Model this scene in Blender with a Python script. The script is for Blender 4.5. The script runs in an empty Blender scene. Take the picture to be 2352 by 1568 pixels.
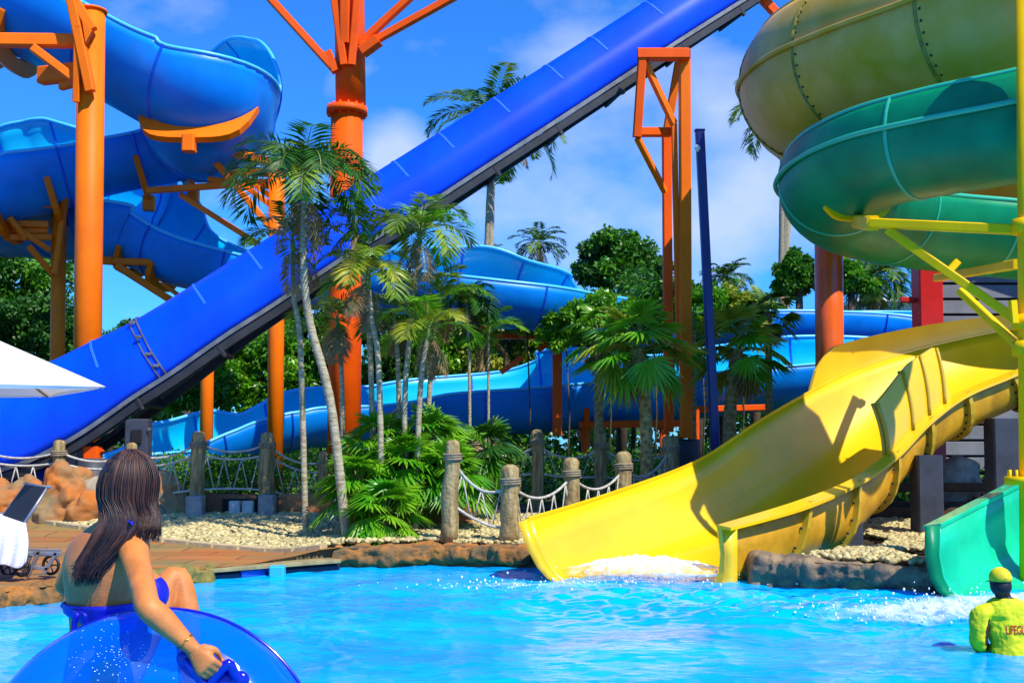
import bpy, bmesh, math, random
import numpy as np
from mathutils import Vector as V, Matrix, noise as mnoise
R_ = math.radians
rnd = random.Random(7)
nrs = np.random.RandomState(11)
S = bpy.context.scene
C = S.collection

# ------------------------------------------------------------------ camera
F = 2522.0; HC = 1.7; TH = R_(3.0); SHY = 0.0484
cd = bpy.data.cameras.new('camera'); cam = bpy.data.objects.new('camera', cd); C.objects.link(cam)
cam.location = (0, 0, HC); cam.rotation_euler = (R_(90) + TH, 0, 0)
cd.sensor_width = 36; cd.lens = 36 * F / 2352; cd.shift_y = SHY; cd.clip_start = 0.1; cd.clip_end = 3000
S.camera = cam

def P(px, py, D):
    """world point seen at photo position (px,py) of a 2352x1568 frame, D metres ahead"""
    x = (px - 1176) / F; y = (784 - py) / F + SHY * 2352 / F
    d = V((x, math.cos(TH) - y * math.sin(TH), math.sin(TH) + y * math.cos(TH)))
    k = D / d.y
    return V((0, 0, HC)) + d * k

# ------------------------------------------------------------------ sky and sun
SUN_EL = 52; SUN_AZ = 138   # azimuth clockwise from +Y (behind the camera, to the right)
w = bpy.data.worlds.new('World'); S.world = w; w.use_nodes = True
nt = w.node_tree; nt.nodes.clear()
def N(t, nt=nt, **k):
    n = nt.nodes.new(t)
    for a, b in k.items(): setattr(n, a, b)
    return n
sky = N('ShaderNodeTexSky', sky_type='NISHITA', sun_disc=False, sun_elevation=R_(SUN_EL), sun_rotation=R_(SUN_AZ))
sky.air_density = 1.0; sky.dust_density = 0.3; sky.ozone_density = 2.5
bg = N('ShaderNodeBackground'); out = N('ShaderNodeOutputWorld')
hs = N('ShaderNodeMix', data_type='RGBA', blend_type='MULTIPLY'); hs.inputs['Factor'].default_value = 1
hs.inputs['B'].default_value = (0.30, 1.16, 2.45, 1)
nt.links.new(sky.outputs[0], hs.inputs['A'])
tc = N('ShaderNodeTexCoord'); mp = N('ShaderNodeMapping'); mp.inputs['Scale'].default_value = (1.0, 1.0, 1.7)
mp.inputs['Location'].default_value = (0.35, 0.0, 0.62)
nz = N('ShaderNodeTexNoise'); nz.inputs['Scale'].default_value = 6.5; nz.inputs['Detail'].default_value = 9; nz.inputs['Roughness'].default_value = 0.52
nt.links.new(tc.outputs['Generated'], mp.inputs[0]); nt.links.new(mp.outputs[0], nz.inputs['Vector'])
# cloud banks stand in a few directions of the sky
def cloudbank(px, py, rad, amt, prev):
    d = (P(px, py, 10) - V((0, 0, HC))).normalized()
    vd = N('ShaderNodeVectorMath', operation='DISTANCE'); nt.links.new(tc.outputs['Generated'], vd.inputs[0]); vd.inputs[1].default_value = d
    mr = N('ShaderNodeMapRange', interpolation_type='SMOOTHSTEP'); mr.inputs[1].default_value = rad; mr.inputs[2].default_value = rad*.1; mr.inputs[3].default_value = 0; mr.inputs[4].default_value = amt
    nt.links.new(vd.outputs['Value'], mr.inputs[0]); ad = N('ShaderNodeMath', operation='ADD'); nt.links.new(mr.outputs[0], ad.inputs[0])
    if prev is None: ad.inputs[1].default_value = 0
    else: nt.links.new(prev.outputs[0], ad.inputs[1])
    return ad
# more cloud towards the right and the horizon, as over the park
sx = N('ShaderNodeSeparateXYZ'); nt.links.new(tc.outputs['Generated'], sx.inputs[0])
m1 = N('ShaderNodeMath', operation='MULTIPLY_ADD'); m1.inputs[1].default_value = 0.1; nt.links.new(sx.outputs[0], m1.inputs[0]); nt.links.new(nz.outputs[0], m1.inputs[2])
m2 = N('ShaderNodeMath', operation='MULTIPLY_ADD'); m2.inputs[1].default_value = -0.2; nt.links.new(sx.outputs[2], m2.inputs[0]); nt.links.new(m1.outputs[0], m2.inputs[2])
cr = N('ShaderNodeValToRGB'); cr.color_ramp.elements[0].position = 0.5; cr.color_ramp.elements[1].position = 0.86
cr.color_ramp.elements[0].color = (0, 0, 0, 1); cr.color_ramp.elements[1].color = (.85, .85, .85, 1)
cb = None
for a_ in [(790, 190, .045, .3), (900, 330, .055, .34), (880, 400, .05, .2), (1330, 60, .13, .16), (1650, 180, .07, .3), (1720, 420, .13, .22), (1350, 400, .16, .12), (560, 470, .1, .1), (30, 190, .05, .12), (1000, 470, .1, .12), (1250, 490, .1, .12)]: cb = cloudbank(*a_, cb)
m3 = N('ShaderNodeMath', operation='ADD'); nt.links.new(m2.outputs[0], m3.inputs[0]); nt.links.new(cb.outputs[0], m3.inputs[1])
nt.links.new(m3.outputs[0], cr.inputs[0])
mc = N('ShaderNodeMix', data_type='RGBA'); mc.inputs['B'].default_value = (6.2, 7.6, 10.2, 1)
nt.links.new(cr.outputs[0], mc.inputs['Factor']); nt.links.new(hs.outputs['Result'], mc.inputs['A'])
nt.links.new(mc.outputs['Result'], bg.inputs[0]); bg.inputs[1].default_value = 0.085
nt.links.new(bg.outputs[0], out.inputs[0])
sl = bpy.data.lights.new('sun', 'SUN'); sl.energy = 5.0; sl.angle = R_(0.5); sl.color = (1, 0.95, 0.86)
so = bpy.data.objects.new('sun', sl); C.objects.link(so); so.location = (20, -20, 40)
az = R_(SUN_AZ); el = R_(SUN_EL)
sdir = V((math.sin(az) * math.cos(el), math.cos(az) * math.cos(el), math.sin(el)))
so.rotation_euler = sdir.to_track_quat('Z', 'Y').to_euler()
S.view_settings.view_transform = 'Standard'; S.view_settings.look = 'None'; S.view_settings.exposure = 0.27; S.view_settings.gamma = 1
S.cycles.max_bounces = 6; S.cycles.transparent_max_bounces = 12

# ------------------------------------------------------------------ materials
MATS = {}
def mat(name, col, rough=.5, var=.0, vs=3.0, bump=0., bs=30., metal=0., coat=0., col2=None, trans=0., spec=.5, streak=None, vdet=4):
    """procedural paint / stone / leaf: base colour varied by noise between col and col2, bump from noise"""
    if name in MATS: return MATS[name]
    m = bpy.data.materials.new(name); m.use_nodes = True; t = m.node_tree
    b = t.nodes['Principled BSDF']; b.inputs['Roughness'].default_value = rough; b.inputs['Metallic'].default_value = metal
    b.inputs['Coat Weight'].default_value = coat; b.inputs['Coat Roughness'].default_value = .08
    b.inputs['Specular IOR Level'].default_value = spec
    c1 = tuple(col) + (1,)
    tcn = t.nodes.new('ShaderNodeTexCoord')
    if var > 0 or col2:
        n = t.nodes.new('ShaderNodeTexNoise'); n.inputs['Scale'].default_value = vs; n.inputs['Detail'].default_value = vdet; n.inputs['Roughness'].default_value = .6
        if streak:
            mpn = t.nodes.new('ShaderNodeMapping'); mpn.inputs['Scale'].default_value = streak
            t.links.new(tcn.outputs['Object'], mpn.inputs[0]); t.links.new(mpn.outputs[0], n.inputs['Vector'])
        else: t.links.new(tcn.outputs['Object'], n.inputs['Vector'])
        r = t.nodes.new('ShaderNodeValToRGB')
        r.color_ramp.elements[0].position = .36; r.color_ramp.elements[1].position = .64
        if col2: r.color_ramp.elements[0].color = c1; r.color_ramp.elements[1].color = tuple(col2) + (1,)
        else:
            r.color_ramp.elements[0].color = tuple(max(0, x * (1 - var)) for x in col) + (1,)
            r.color_ramp.elements[1].color = tuple(min(1, x * (1 + var * .6)) for x in col) + (1,)
        t.links.new(n.outputs[0], r.inputs[0]); t.links.new(r.outputs[0], b.inputs['Base Color']); src = r.outputs[0]
    else:
        b.inputs['Base Color'].default_value = c1; src = None
    if bump > 0:
        n2 = t.nodes.new('ShaderNodeTexNoise'); n2.inputs['Scale'].default_value = bs; n2.inputs['Detail'].default_value = 5
        t.links.new(tcn.outputs['Object'], n2.inputs['Vector'])
        bp = t.nodes.new('ShaderNodeBump'); bp.inputs['Strength'].default_value = bump; bp.inputs['Distance'].default_value = .03
        t.links.new(n2.outputs[0], bp.inputs['Height']); t.links.new(bp.outputs[0], b.inputs['Normal'])
    if trans > 0:
        tr = t.nodes.new('ShaderNodeBsdfTranslucent'); mx = t.nodes.new('ShaderNodeMixShader'); mx.inputs[0].default_value = trans
        if src: t.links.new(src, tr.inputs[0])
        else: tr.inputs[0].default_value = c1
        o = t.nodes['Material Output']
        t.links.new(b.outputs[0], mx.inputs[1]); t.links.new(tr.outputs[0], mx.inputs[2]); t.links.new(mx.outputs[0], o.inputs[0])
    MATS[name] = m; return m

ORANGE = mat('orange_paint', (1, .175, .0), .5, .14, 1.1, .08, 30, spec=.2)
REDOR = mat('red_orange_paint', (.95, .1, .0), .5, .14, 1.1, .08, 30, spec=.2)
RED = mat('red_paint', (.62, .008, .006), .4, .15, 2)
YSTEEL = mat('yellow_paint', (1, .56, .0), .45, .12, 2, .04, 40, spec=.15)
ROYAL = mat('royal_blue_gelcoat', (.0, .07, .95), .42, .22, .8, .04, 8, spec=.2, streak=(1, 1, .4))
ROYALR = mat('royal_blue_joint', (.02, .15, .98), .4)
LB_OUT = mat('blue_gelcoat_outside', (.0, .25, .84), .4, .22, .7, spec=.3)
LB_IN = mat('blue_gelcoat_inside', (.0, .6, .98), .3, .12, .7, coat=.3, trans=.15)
LB_RIM = mat('blue_rim', (.08, .55, .98), .3)
LB_JOINT = mat('blue_joint', (.005, .12, .72), .35)
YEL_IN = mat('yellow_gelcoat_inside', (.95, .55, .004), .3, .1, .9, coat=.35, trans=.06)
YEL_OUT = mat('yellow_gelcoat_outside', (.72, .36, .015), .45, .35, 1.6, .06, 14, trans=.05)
YEL_J = mat('yellow_joint', (.55, .36, .02), .4)
OLIVE = mat('weathered_yellow_gelcoat', (.6, .36, .01), .45, .0, .9, .04, 10, col2=(.8, .5, .12), trans=.12)
OLIVE_J = mat('weathered_yellow_joint', (.26, .21, .02), .5, .4, 12)
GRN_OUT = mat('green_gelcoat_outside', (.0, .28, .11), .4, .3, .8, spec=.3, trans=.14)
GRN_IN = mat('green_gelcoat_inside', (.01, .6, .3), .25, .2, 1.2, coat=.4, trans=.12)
GRN_J = mat('green_joint', (.03, .45, .25), .35)
NAVY = mat('navy_paint', (.006, .008, .13), .35, .2, 2)
DKSTEEL = mat('dark_steel', (.03, .03, .032), .5, .3, 3, metal=.3)
GREYST = mat('grey_galvanised_steel', (.2, .2, .19), .45, .25, 4, metal=.5)
CONC = mat('concrete', (.3, .29, .27), .85, .25, 3, .3, 25)
GPAINT = mat('slate_grey_paint', (.04, .046, .065), .6, .3, 2.5, .1, 30)
WOOD = mat('weathered_wood', (.2, .12, .035), .85, .0, 3.2, .9, 14, col2=(.44, .33, .14), streak=(6, 6, .7))
ROPE = mat('rope', (.56, .52, .42), .9, .3, 20, .5, 120)
TIE = mat('post_lashing', (.3, .24, .14), .9, .3, 15, .5, 90)
ROCK = mat('sandstone_rock', (.5, .14, .012), .9, 0, 1.6, 1.0, 6, col2=(.26, .17, .07), vdet=8)
ROCKG = mat('grey_brown_rock', (.16, .13, .10), .9, 0, 1.6, .9, 9, col2=(.42, .33, .2))
COPE = mat('coping_rock', (.42, .15, .018), .85, 0, 3.8, 1.0, 14, col2=(.1, .075, .03), vdet=8)
COPE2 = mat('shaded_coping_rock', (.30, .2, .1), .85, 0, 3.4, .9, 12, col2=(.07, .06, .05), vdet=7)  # duller, darker coping rock with the shade put into its colour
PEBL = mat('pebble', (.74, .6, .27), .75, 0, 13, .1, 40, col2=(.25, .2, .07))
DECK = mat('ochre_paving', (.5, .15, .015), .7, 0, .8, .35, 9, col2=(.27, .19, .05), streak=(.5, 1.8, 1))
_t = DECK.node_tree; _b = _t.nodes['Principled BSDF']; _src = _b.inputs['Base Color'].links[0].from_socket
_br = _t.nodes.new('ShaderNodeTexBrick'); _br.inputs['Scale'].default_value = 1.0; _br.inputs['Brick Width'].default_value = 1.1; _br.inputs['Row Height'].default_value = .55; _br.inputs['Mortar Size'].default_value = .012
_br.inputs['Color1'].default_value = (1, 1, 1, 1); _br.inputs['Color2'].default_value = (.74, .78, .7, 1); _br.inputs['Mortar'].default_value = (.3, .26, .2, 1)
_tc = _t.nodes.new('ShaderNodeTexCoord'); _t.links.new(_tc.outputs['Object'], _br.inputs['Vector'])
_mx = _t.nodes.new('ShaderNodeMix'); _mx.data_type = 'RGBA'; _mx.blend_type = 'MULTIPLY'; _mx.inputs['Factor'].default_value = 1
_t.links.new(_src, _mx.inputs['A']); _t.links.new(_br.outputs['Color'], _mx.inputs['B']); _t.links.new(_mx.outputs['Result'], _b.inputs['Base Color'])
TERRA = mat('terracotta_wall', (.5, .19, .06), .85, .3, 3, .6, 12)
SOIL = mat('soil', (.05, .035, .02), .95, .4, 4, .5, 20)
LEAF = mat('leaf_green', (.03, .17, .004), .4, 0, 1.4, trans=.33, col2=(.13, .36, .01))
LEAFB = mat('leaf_bright', (.045, .3, .004), .36, 0, 1.6, trans=.33, col2=(.26, .52, .02))
LEAFY = mat('leaf_yellow_green', (.12, .28, .008), .4, 0, 1.8, trans=.35, col2=(.55, .5, .04))
LEAFD = mat('leaf_dark', (.01, .075, .004), .45, 0, 1.1, trans=.25, col2=(.05, .19, .008))
LEAFP = mat('palm_leaf', (.03, .15, .008), .36, 0, 1.2, trans=.33, col2=(.32, .44, .03))
DRY = mat('dry_brown_leaf', (.2, .11, .035), .8, 0, 2, trans=.2, col2=(.36, .24, .1))
STEM = mat('palm_stem', (.16, .24, .03), .5, .3, 3)
TRUNK = mat('palm_trunk', (.24, .18, .09), .9, 0, 7, .5, 30, col2=(.5, .43, .27), streak=(1, 1, 5))
TRUNKR = mat('rough_palm_trunk', (.2, .12, .03), .95, 0, 12, 1., 26, col2=(.5, .36, .14))
BARK = mat('tree_bark', (.1, .07, .04), .95, .4, 6, .6, 25)
HEDGE = mat('hedge_leaf', (.05, .22, .006), .5, 0, 2.5, trans=.3, col2=(.26, .45, .02))
WHITE = mat('white_canvas', (.82, .81, .78), .8, .05, 2, .1, 8, trans=.25)
TOWEL = mat('white_towel', (.8, .78, .84), .95, .06, 6, .5, 60)
BLACK = mat('black_mesh_fabric', (.008, .009, .013), .6, .2, 60)
RUBBER = mat('black_plastic', (.01, .01, .01), .5)
ALU = mat('grey_aluminium', (.3, .3, .32), .4, .1, 5, metal=.6)
SKIN = mat('skin', (.66, .21, .045), .5, .2, 9, .12, 140, spec=.35)
HAIR = mat('dark_brown_hair', (.022, .008, .005), .52, .5, 30, streak=(4, 4, .6))
HAIRL = mat('brown_hair_ends', (.09, .03, .014), .5, .4, 30)
BIKINI = mat('blue_swimwear', (.005, .006, .42), .5, .15, 6, .1, 80)
GOLD = mat('gold_chain', (.6, .35, .06), .3, metal=.9)
SHIRT = mat('lime_shirt', (.66, .66, .0), .7, .22, 5, .35, 16)
CAP = mat('lime_cap', (.78, .6, .005), .7, .2, 12, .1, 60)
DSKIN = mat('dark_skin', (.05, .022, .012), .5)
REDTXT = mat('red_print', (.6, .03, .01), .7)
SHORTS = mat('dark_shorts', (.01, .015, .06), .7)
CLAP = mat('grey_clapboard', (.16, .17, .19), .7, .2, 2, .1, 20)
GAP = mat('shade_black', (.006, .006, .008), .9)  # near-black that gives gaps and hollows their shade by colour
LBPLASTIC = mat('pale_blue_plastic', (.03, .42, .8), .4)

# ------------------------------------------------------------------ tagging, linking
def tag(o, label=None, cat=None, group=None, kind=None):
    if label: o['label'] = label
    if cat: o['category'] = cat
    if group: o['group'] = group
    if kind: o['kind'] = kind
    return o
def empty(name, loc, label, cat, group=None):
    o = bpy.data.objects.new(name, None); C.objects.link(o); o.location = loc; o.empty_display_size = .2
    return tag(o, label, cat, group)
def link(name, me, parent=None):
    o = bpy.data.objects.new(name, me); C.objects.link(o)
    if parent is not None:
        o.parent = parent; o.matrix_parent_inverse = Matrix.Identity(4)
        p = parent; loc = V((0, 0, 0))
        while p is not None: loc += p.location; p = p.parent
        me.transform(Matrix.Translation(-loc))
    return o
def npmesh(name, verts, faces, mats, parent=None, smooth=False, mi=None):
    """verts (n,3) array in world space, faces (m,4) or (m,3) int array"""
    me = bpy.data.meshes.new(name); verts = np.asarray(verts, dtype=np.float32); faces = np.asarray(faces, dtype=np.int32)
    k = faces.shape[1]
    me.vertices.add(len(verts)); me.vertices.foreach_set('co', verts.ravel())
    me.loops.add(faces.size); me.loops.foreach_set('vertex_index', faces.ravel())
    me.polygons.add(len(faces)); me.polygons.foreach_set('loop_start', np.arange(0, faces.size, k, dtype=np.int32))
    try: me.polygons.foreach_set('loop_total', np.full(len(faces), k, dtype=np.int32))
    except Exception: pass
    for m in (mats if isinstance(mats, (list, tuple)) else [mats]): me.materials.append(m)
    if mi is not None: me.polygons.foreach_set('material_index', np.asarray(mi, dtype=np.int32))
    me.polygons.foreach_set('use_smooth', np.full(len(faces), smooth, dtype=bool))
    me.update(calc_edges=True); me.validate()
    return link(name, me, parent)

class MB:
    def __init__(s): s.v = []; s.f = []; s.mi = []; s.sm = []
    def add(s, vs, fs, mi=0, sm=False):
        o = len(s.v); s.v += [tuple(v) for v in vs]
        for f in fs: s.f.append([i + o for i in f]); s.mi.append(mi); s.sm.append(sm)
    def loft(s, rings, closed=True, cap=True, mi=0, sm=True):
        n = len(rings[0]); vs = [p for r in rings for p in r]; fs = []
        for i in range(len(rings) - 1):
            for j in range(n if closed else n - 1):
                a = i * n + j; b = i * n + (j + 1) % n
                fs.append([a, b, b + n, a + n])
        s.add(vs, fs, mi, sm)
        if cap and closed:
            s.add(rings[0], [list(range(n))[::-1]], mi, False); s.add(rings[-1], [list(range(n))], mi, False)
    def tube(s, pts, rad, n=10, mi=0, sm=True, cap=True):
        pts = [V(p) for p in pts]; rad = rad if isinstance(rad, (list, tuple)) else [rad] * len(pts)
        rings = []; prev = None
        for i, p in enumerate(pts):
            t = (pts[min(i + 1, len(pts) - 1)] - pts[max(i - 1, 0)])
            if t.length < 1e-9: t = V((0, 0, 1))
            t.normalize()
            if prev is None:
                a = V((0, 0, 1)) if abs(t.z) < .9 else V((0, 1, 0)); u = t.cross(a).normalized()
            else: u = (prev - t * prev.dot(t)).normalized()
            prev = u; w2 = t.cross(u)
            rings.append([p + (u * math.cos(k * 2 * math.pi / n) + w2 * math.sin(k * 2 * math.pi / n)) * rad[i] for k in range(n)])
        s.loft(rings, True, cap, mi, sm)
    def beam(s, a, b, w, h, up=(0, 0, 1), mi=0, bev=.12):
        """square steel member from a to b, width w, height h (along up), chamfered"""
        a = V(a); b = V(b); t = (b - a).normalized(); up = V(up)
        if abs(t.dot(up)) > .97: up = V((0, 1, 0))
        sd = t.cross(up).normalized(); u = sd.cross(t).normalized()
        c = min(w, h) * bev; pr = [(-w/2, -h/2 + c), (-w/2 + c, -h/2), (w/2 - c, -h/2), (w/2, -h/2 + c), (w/2, h/2 - c), (w/2 - c, h/2), (-w/2 + c, h/2), (-w/2, h/2 - c)]
        s.loft([[p + sd * x + u * y for x, y in pr] for p in (a, b)], True, True, mi, False)
    def box(s, c, d, rz=0, mi=0, bev=.02, M=None):
        c = V(c); X, Y, Z = d[0]/2, d[1]/2, d[2]/2; b = min(bev, X*.5, Y*.5, Z*.5)
        rot = M if M is not None else Matrix.Rotation(rz, 3, 'Z')
        bm = bmesh.new(); bmesh.ops.create_cube(bm, size=1)
        for v in bm.verts: v.co = V((v.co.x * 2 * X, v.co.y * 2 * Y, v.co.z * 2 * Z))
        if b > 0: bmesh.ops.bevel(bm, geom=bm.edges[:], offset=b, segments=1, affect='EDGES')
        s.add([c + rot @ v.co for v in bm.verts], [[v.index for v in f.verts] for f in bm.faces], mi, False); bm.free()
    def ell(s, c, r, mi=0, n=12, m=8, M=None):
        c = V(c); rings = []; vs = []
        vs.append((0, 0, -1))
        for i in range(1, m):
            ph = -math.pi/2 + math.pi * i / m
            for j in range(n): th = 2*math.pi*j/n; vs.append((math.cos(ph)*math.cos(th), math.cos(ph)*math.sin(th), math.sin(ph)))
        vs.append((0, 0, 1)); L = len(vs) - 1; fs = []
        for j in range(n): fs.append([0, 1 + (j+1) % n, 1 + j]); fs.append([L, L - n + j, L - n + (j+1) % n])
        for i in range(m - 2):
            for j in range(n): a = 1 + i*n + j; b = 1 + i*n + (j+1) % n; fs.append([a, b, b+n, a+n])
        vv = [V((x*r[0], y*r[1], z*r[2])) for x, y, z in vs]
        if M is not None: vv = [M @ q for q in vv]
        s.add([c + q for q in vv], fs, mi, True)
    def build(s, name, mats, parent=None):
        me = bpy.data.meshes.new(name); me.from_pydata(s.v, [], s.f)
        for m in (mats if isinstance(mats, (list, tuple)) else [mats]): me.materials.append(m)
        me.polygons.foreach_set('material_index', s.mi); me.polygons.foreach_set('use_smooth', s.sm)
        bm = bmesh.new(); bm.from_mesh(me); bmesh.ops.remove_doubles(bm, verts=bm.verts[:], dist=1e-5)
        bmesh.ops.recalc_face_normals(bm, faces=bm.faces[:]); bm.to_mesh(me); bm.free(); me.update()
        return link(name, me, parent)

def catmull(keys, n):
    """interpolate a list of tuples smoothly -> n+1 samples"""
    K = np.array(keys, dtype=float); m = len(K); out = []
    for i in range(n + 1):
        t = i / n * (m - 1); k = min(int(t), m - 2); f = t - k
        p0 = K[max(k-1, 0)]; p1 = K[k]; p2 = K[k+1]; p3 = K[min(k+2, m-1)]
        out.append(.5 * ((2*p1) + (-p0+p2)*f + (2*p0-5*p1+4*p2-p3)*f*f + (-p0+3*p1-3*p2+p3)*f**3))
    return out

# value noise in numpy
def vnoise(x, y, z=0., seed=0):
    x = np.asarray(x, dtype=float); y = np.asarray(y, dtype=float); z = np.zeros_like(x) + z
    xi = np.floor(x).astype(np.int64); yi = np.floor(y).astype(np.int64); zi = np.floor(z).astype(np.int64)
    fx = x - xi; fy = y - yi; fz = z - zi
    fx = fx*fx*(3-2*fx); fy = fy*fy*(3-2*fy); fz = fz*fz*(3-2*fz)
    def h(a, b, c):
        n = (a * 374761393 + b * 668265263 + c * 2147483647 + seed * 974634777) & 0xffffffff
        n = ((n ^ (n >> 13)) * 1274126177) & 0xffffffff
        return ((n ^ (n >> 16)) & 0xffff) / 65535.
    r = 0
    for dx in (0, 1):
        for dy in (0, 1):
            for dz in (0, 1):
                r = r + h(xi+dx, yi+dy, zi+dz) * (fx if dx else 1-fx) * (fy if dy else 1-fy) * (fz if dz else 1-fz)
    return r

def sstep(a, b, x): t = np.clip((np.asarray(x, dtype=float)-a)/(b-a), 0, 1); return t*t*(3-2*t)
def segd(x, y, a, b):
    x = np.asarray(x, dtype=float); y = np.asarray(y, dtype=float); dx, dy = b[0]-a[0], b[1]-a[1]; t = np.clip(((x-a[0])*dx+(y-a[1])*dy)/(dx*dx+dy*dy), 0, 1); return np.hypot(x-a[0]-t*dx, y-a[1]-t*dy)
def trench(x, y): return np.minimum(segd(x, y, (1.3, 13.9), (4.1, 16.6)), segd(x, y, (6.1, 12.0), (8.5, 15.2)) - .12)
def gz(x, y):
    """ground height"""
    r = .15 + .15 * sstep(-3.6, -2.2, x)
    r = r + (.42 - r) * sstep(16.2, 21, y)
    return r - .75*(1-sstep(1.0, 1.5, trench(x, y)))

def remesh(mb, name, mats, parent, vox, smooth=4, disp=0, ds=3., seed=0):
    """fuse a set of closed shapes into one continuous smooth surface"""
    me = bpy.data.meshes.new('tmp'); me.from_pydata(mb.v, [], mb.f)
    bm = bmesh.new(); bm.from_mesh(me); bmesh.ops.remove_doubles(bm, verts=bm.verts[:], dist=1e-5); bmesh.ops.recalc_face_normals(bm, faces=bm.faces[:]); bm.to_mesh(me); bm.free()
    o = bpy.data.objects.new('tmp', me); C.objects.link(o)
    m = o.modifiers.new('r', 'REMESH'); m.mode = 'VOXEL'; m.voxel_size = vox; m.use_smooth_shade = True
    if smooth: k = o.modifiers.new('s', 'SMOOTH'); k.iterations = smooth; k.factor = .5
    dg = bpy.context.evaluated_depsgraph_get(); dg.update()
    r = bpy.data.meshes.new_from_object(o.evaluated_get(dg)); bpy.data.objects.remove(o)
    if disp:
        co = np.empty(len(r.vertices)*3, dtype=np.float32); r.vertices.foreach_get('co', co); co = co.reshape(-1, 3)
        no = np.empty(len(r.vertices)*3, dtype=np.float32); r.vertices.foreach_get('normal', no); no = no.reshape(-1, 3)
        n = (vnoise(co[:,0]*ds, co[:,1]*ds, co[:,2]*ds, seed)-.5) + .5*(vnoise(co[:,0]*ds*2.3, co[:,1]*ds*2.3, co[:,2]*ds*2.3, seed+5)-.5) + .25*(vnoise(co[:,0]*ds*5.3, co[:,1]*ds*5.3, co[:,2]*ds*5.3, seed+9)-.5)
        co = co + no * (n*disp)[:, None]; r.vertices.foreach_set('co', co.astype(np.float32).ravel()); r.update()
    r.name = name; r.materials.clear()
    for q in (mats if isinstance(mats, (list, tuple)) else [mats]): r.materials.append(q)
    r.polygons.foreach_set('use_smooth', np.ones(len(r.polygons), dtype=bool))
    return link(name, r, parent)
# ------------------------------------------------------------------ pool water, ground, deck
RIM = [(-9.0, 9.6), (-5.55, 11.9), (-3.9, 14.3), (-2.7, 15.75), (-1.2, 15.9), (.1, 15.6), (1.6, 14.9), (2.9, 14.06), (4.8, 12.95), (6.2, 12.3), (9.5, 11.6)]
def rimy(x):
    return np.interp(x, [p[0] for p in RIM], [p[1] for p in RIM])
def grid(name, x0, x1, y0, y1, nx, ny, zf, m, smooth=True, keep=None, **kw):
    xs = np.linspace(x0, x1, nx); ys = np.linspace(y0, y1, ny); X, Y = np.meshgrid(xs, ys)
    Z = zf(X, Y); v = np.stack([X.ravel(), Y.ravel(), Z.ravel()], 1)
    i = np.arange(nx-1)[None, :] + nx*np.arange(ny-1)[:, None]; i = i.ravel(); f = np.stack([i, i+1, i+1+nx, i+nx], 1)
    if keep is not None:
        c = v[f].mean(1); f = f[keep(c[:,0], c[:,1])]
        u, inv = np.unique(f.ravel(), return_inverse=True); v = v[u]; f = inv.reshape(-1, 4)
    o = npmesh(name, v, f, m, None, smooth); tag(o, **kw); return o

def waterz(X, Y):
    z = 0 * X; r = np.random.RandomState(3)
    for k in range(26):
        wl = .28 * 1.13**k * .8; a = r.uniform(0, 2*math.pi); ph = r.uniform(0, 6.28)
        wx = X + .25*np.sin(Y*1.7 + k) ; wy = Y + .22*np.sin(X*1.3 + 2*k)
        z = z + .0032 * wl**.75 * np.sin((wx*math.cos(a) + wy*math.sin(a))*2*math.pi/wl + ph)
    t = np.exp(-((X-1.6)**2/6 + (Y-12.6)**2/2.4)) + .9*np.exp(-((X-4.5)**2/4 + (Y-11.2)**2/1.6))
    z = z + t * .08 * (vnoise(X*3.1, Y*5.0, 0, 4)-.5) + t * .06*(vnoise(X*8, Y*12, 0, 5)-.5)
    return z
WAT = bpy.data.materials.new('pool_water'); WAT.use_nodes = True
t = WAT.node_tree; b = t.nodes['Principled BSDF']
b.inputs['Roughness'].default_value = .07; b.inputs['IOR'].default_value = 1.33; b.inputs['Specular IOR Level'].default_value = .22
tcn = t.nodes.new('ShaderNodeTexCoord')
mpn = t.nodes.new('ShaderNodeMapping'); mpn.inputs['Scale'].default_value = (.38, .9, 1)
n1 = t.nodes.new('ShaderNodeTexNoise'); n1.inputs['Scale'].default_value = 1.0; n1.inputs['Detail'].default_value = 6; n1.inputs['Distortion'].default_value = .8
t.links.new(tcn.outputs['Object'], mpn.inputs[0]); t.links.new(mpn.outputs[0], n1.inputs['Vector'])
r1 = t.nodes.new('ShaderNodeValToRGB'); e = r1.color_ramp.elements
e[0].position = .24; e[0].color = (.0, .27, .74, 1); e[1].position = .74; e[1].color = (.0, .5, .92, 1)
t.links.new(n1.outputs[0], r1.inputs[0]); t.links.new(r1.outputs[0], b.inputs['Base Color'])
mp2 = t.nodes.new('ShaderNodeMapping'); mp2.inputs['Scale'].default_value = (3.2, 6.5, 1)
n2 = t.nodes.new('ShaderNodeTexNoise'); n2.inputs['Scale'].default_value = 1; n2.inputs['Detail'].default_value = 5; n2.inputs['Distortion'].default_value = 1.2
bp = t.nodes.new('ShaderNodeBump'); bp.inputs['Strength'].default_value = .3; bp.inputs['Distance'].default_value = .05
t.links.new(tcn.outputs['Object'], mp2.inputs[0]); t.links.new(mp2.outputs[0], n2.inputs['Vector']); t.links.new(n2.outputs[0], bp.inputs['Height']); t.links.new(bp.outputs[0], b.inputs['Normal'])
grid('water', -11, 11, -3, 16.6, 560, 520, waterz, WAT, kind='structure', keep=lambda x, y: (y < rimy(x)+.35) | ((trench(x, y) < 1.3) & (y < 16)))
grid('pool_floor', -11.5, 11.5, -3.5, 16.8, 40, 40, lambda X, Y: 0*X-.9, mat('pool_paint', (.05, .4, .7), .6, .1, 1), kind='structure', keep=lambda x, y: y < rimy(x)+.4)

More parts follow.
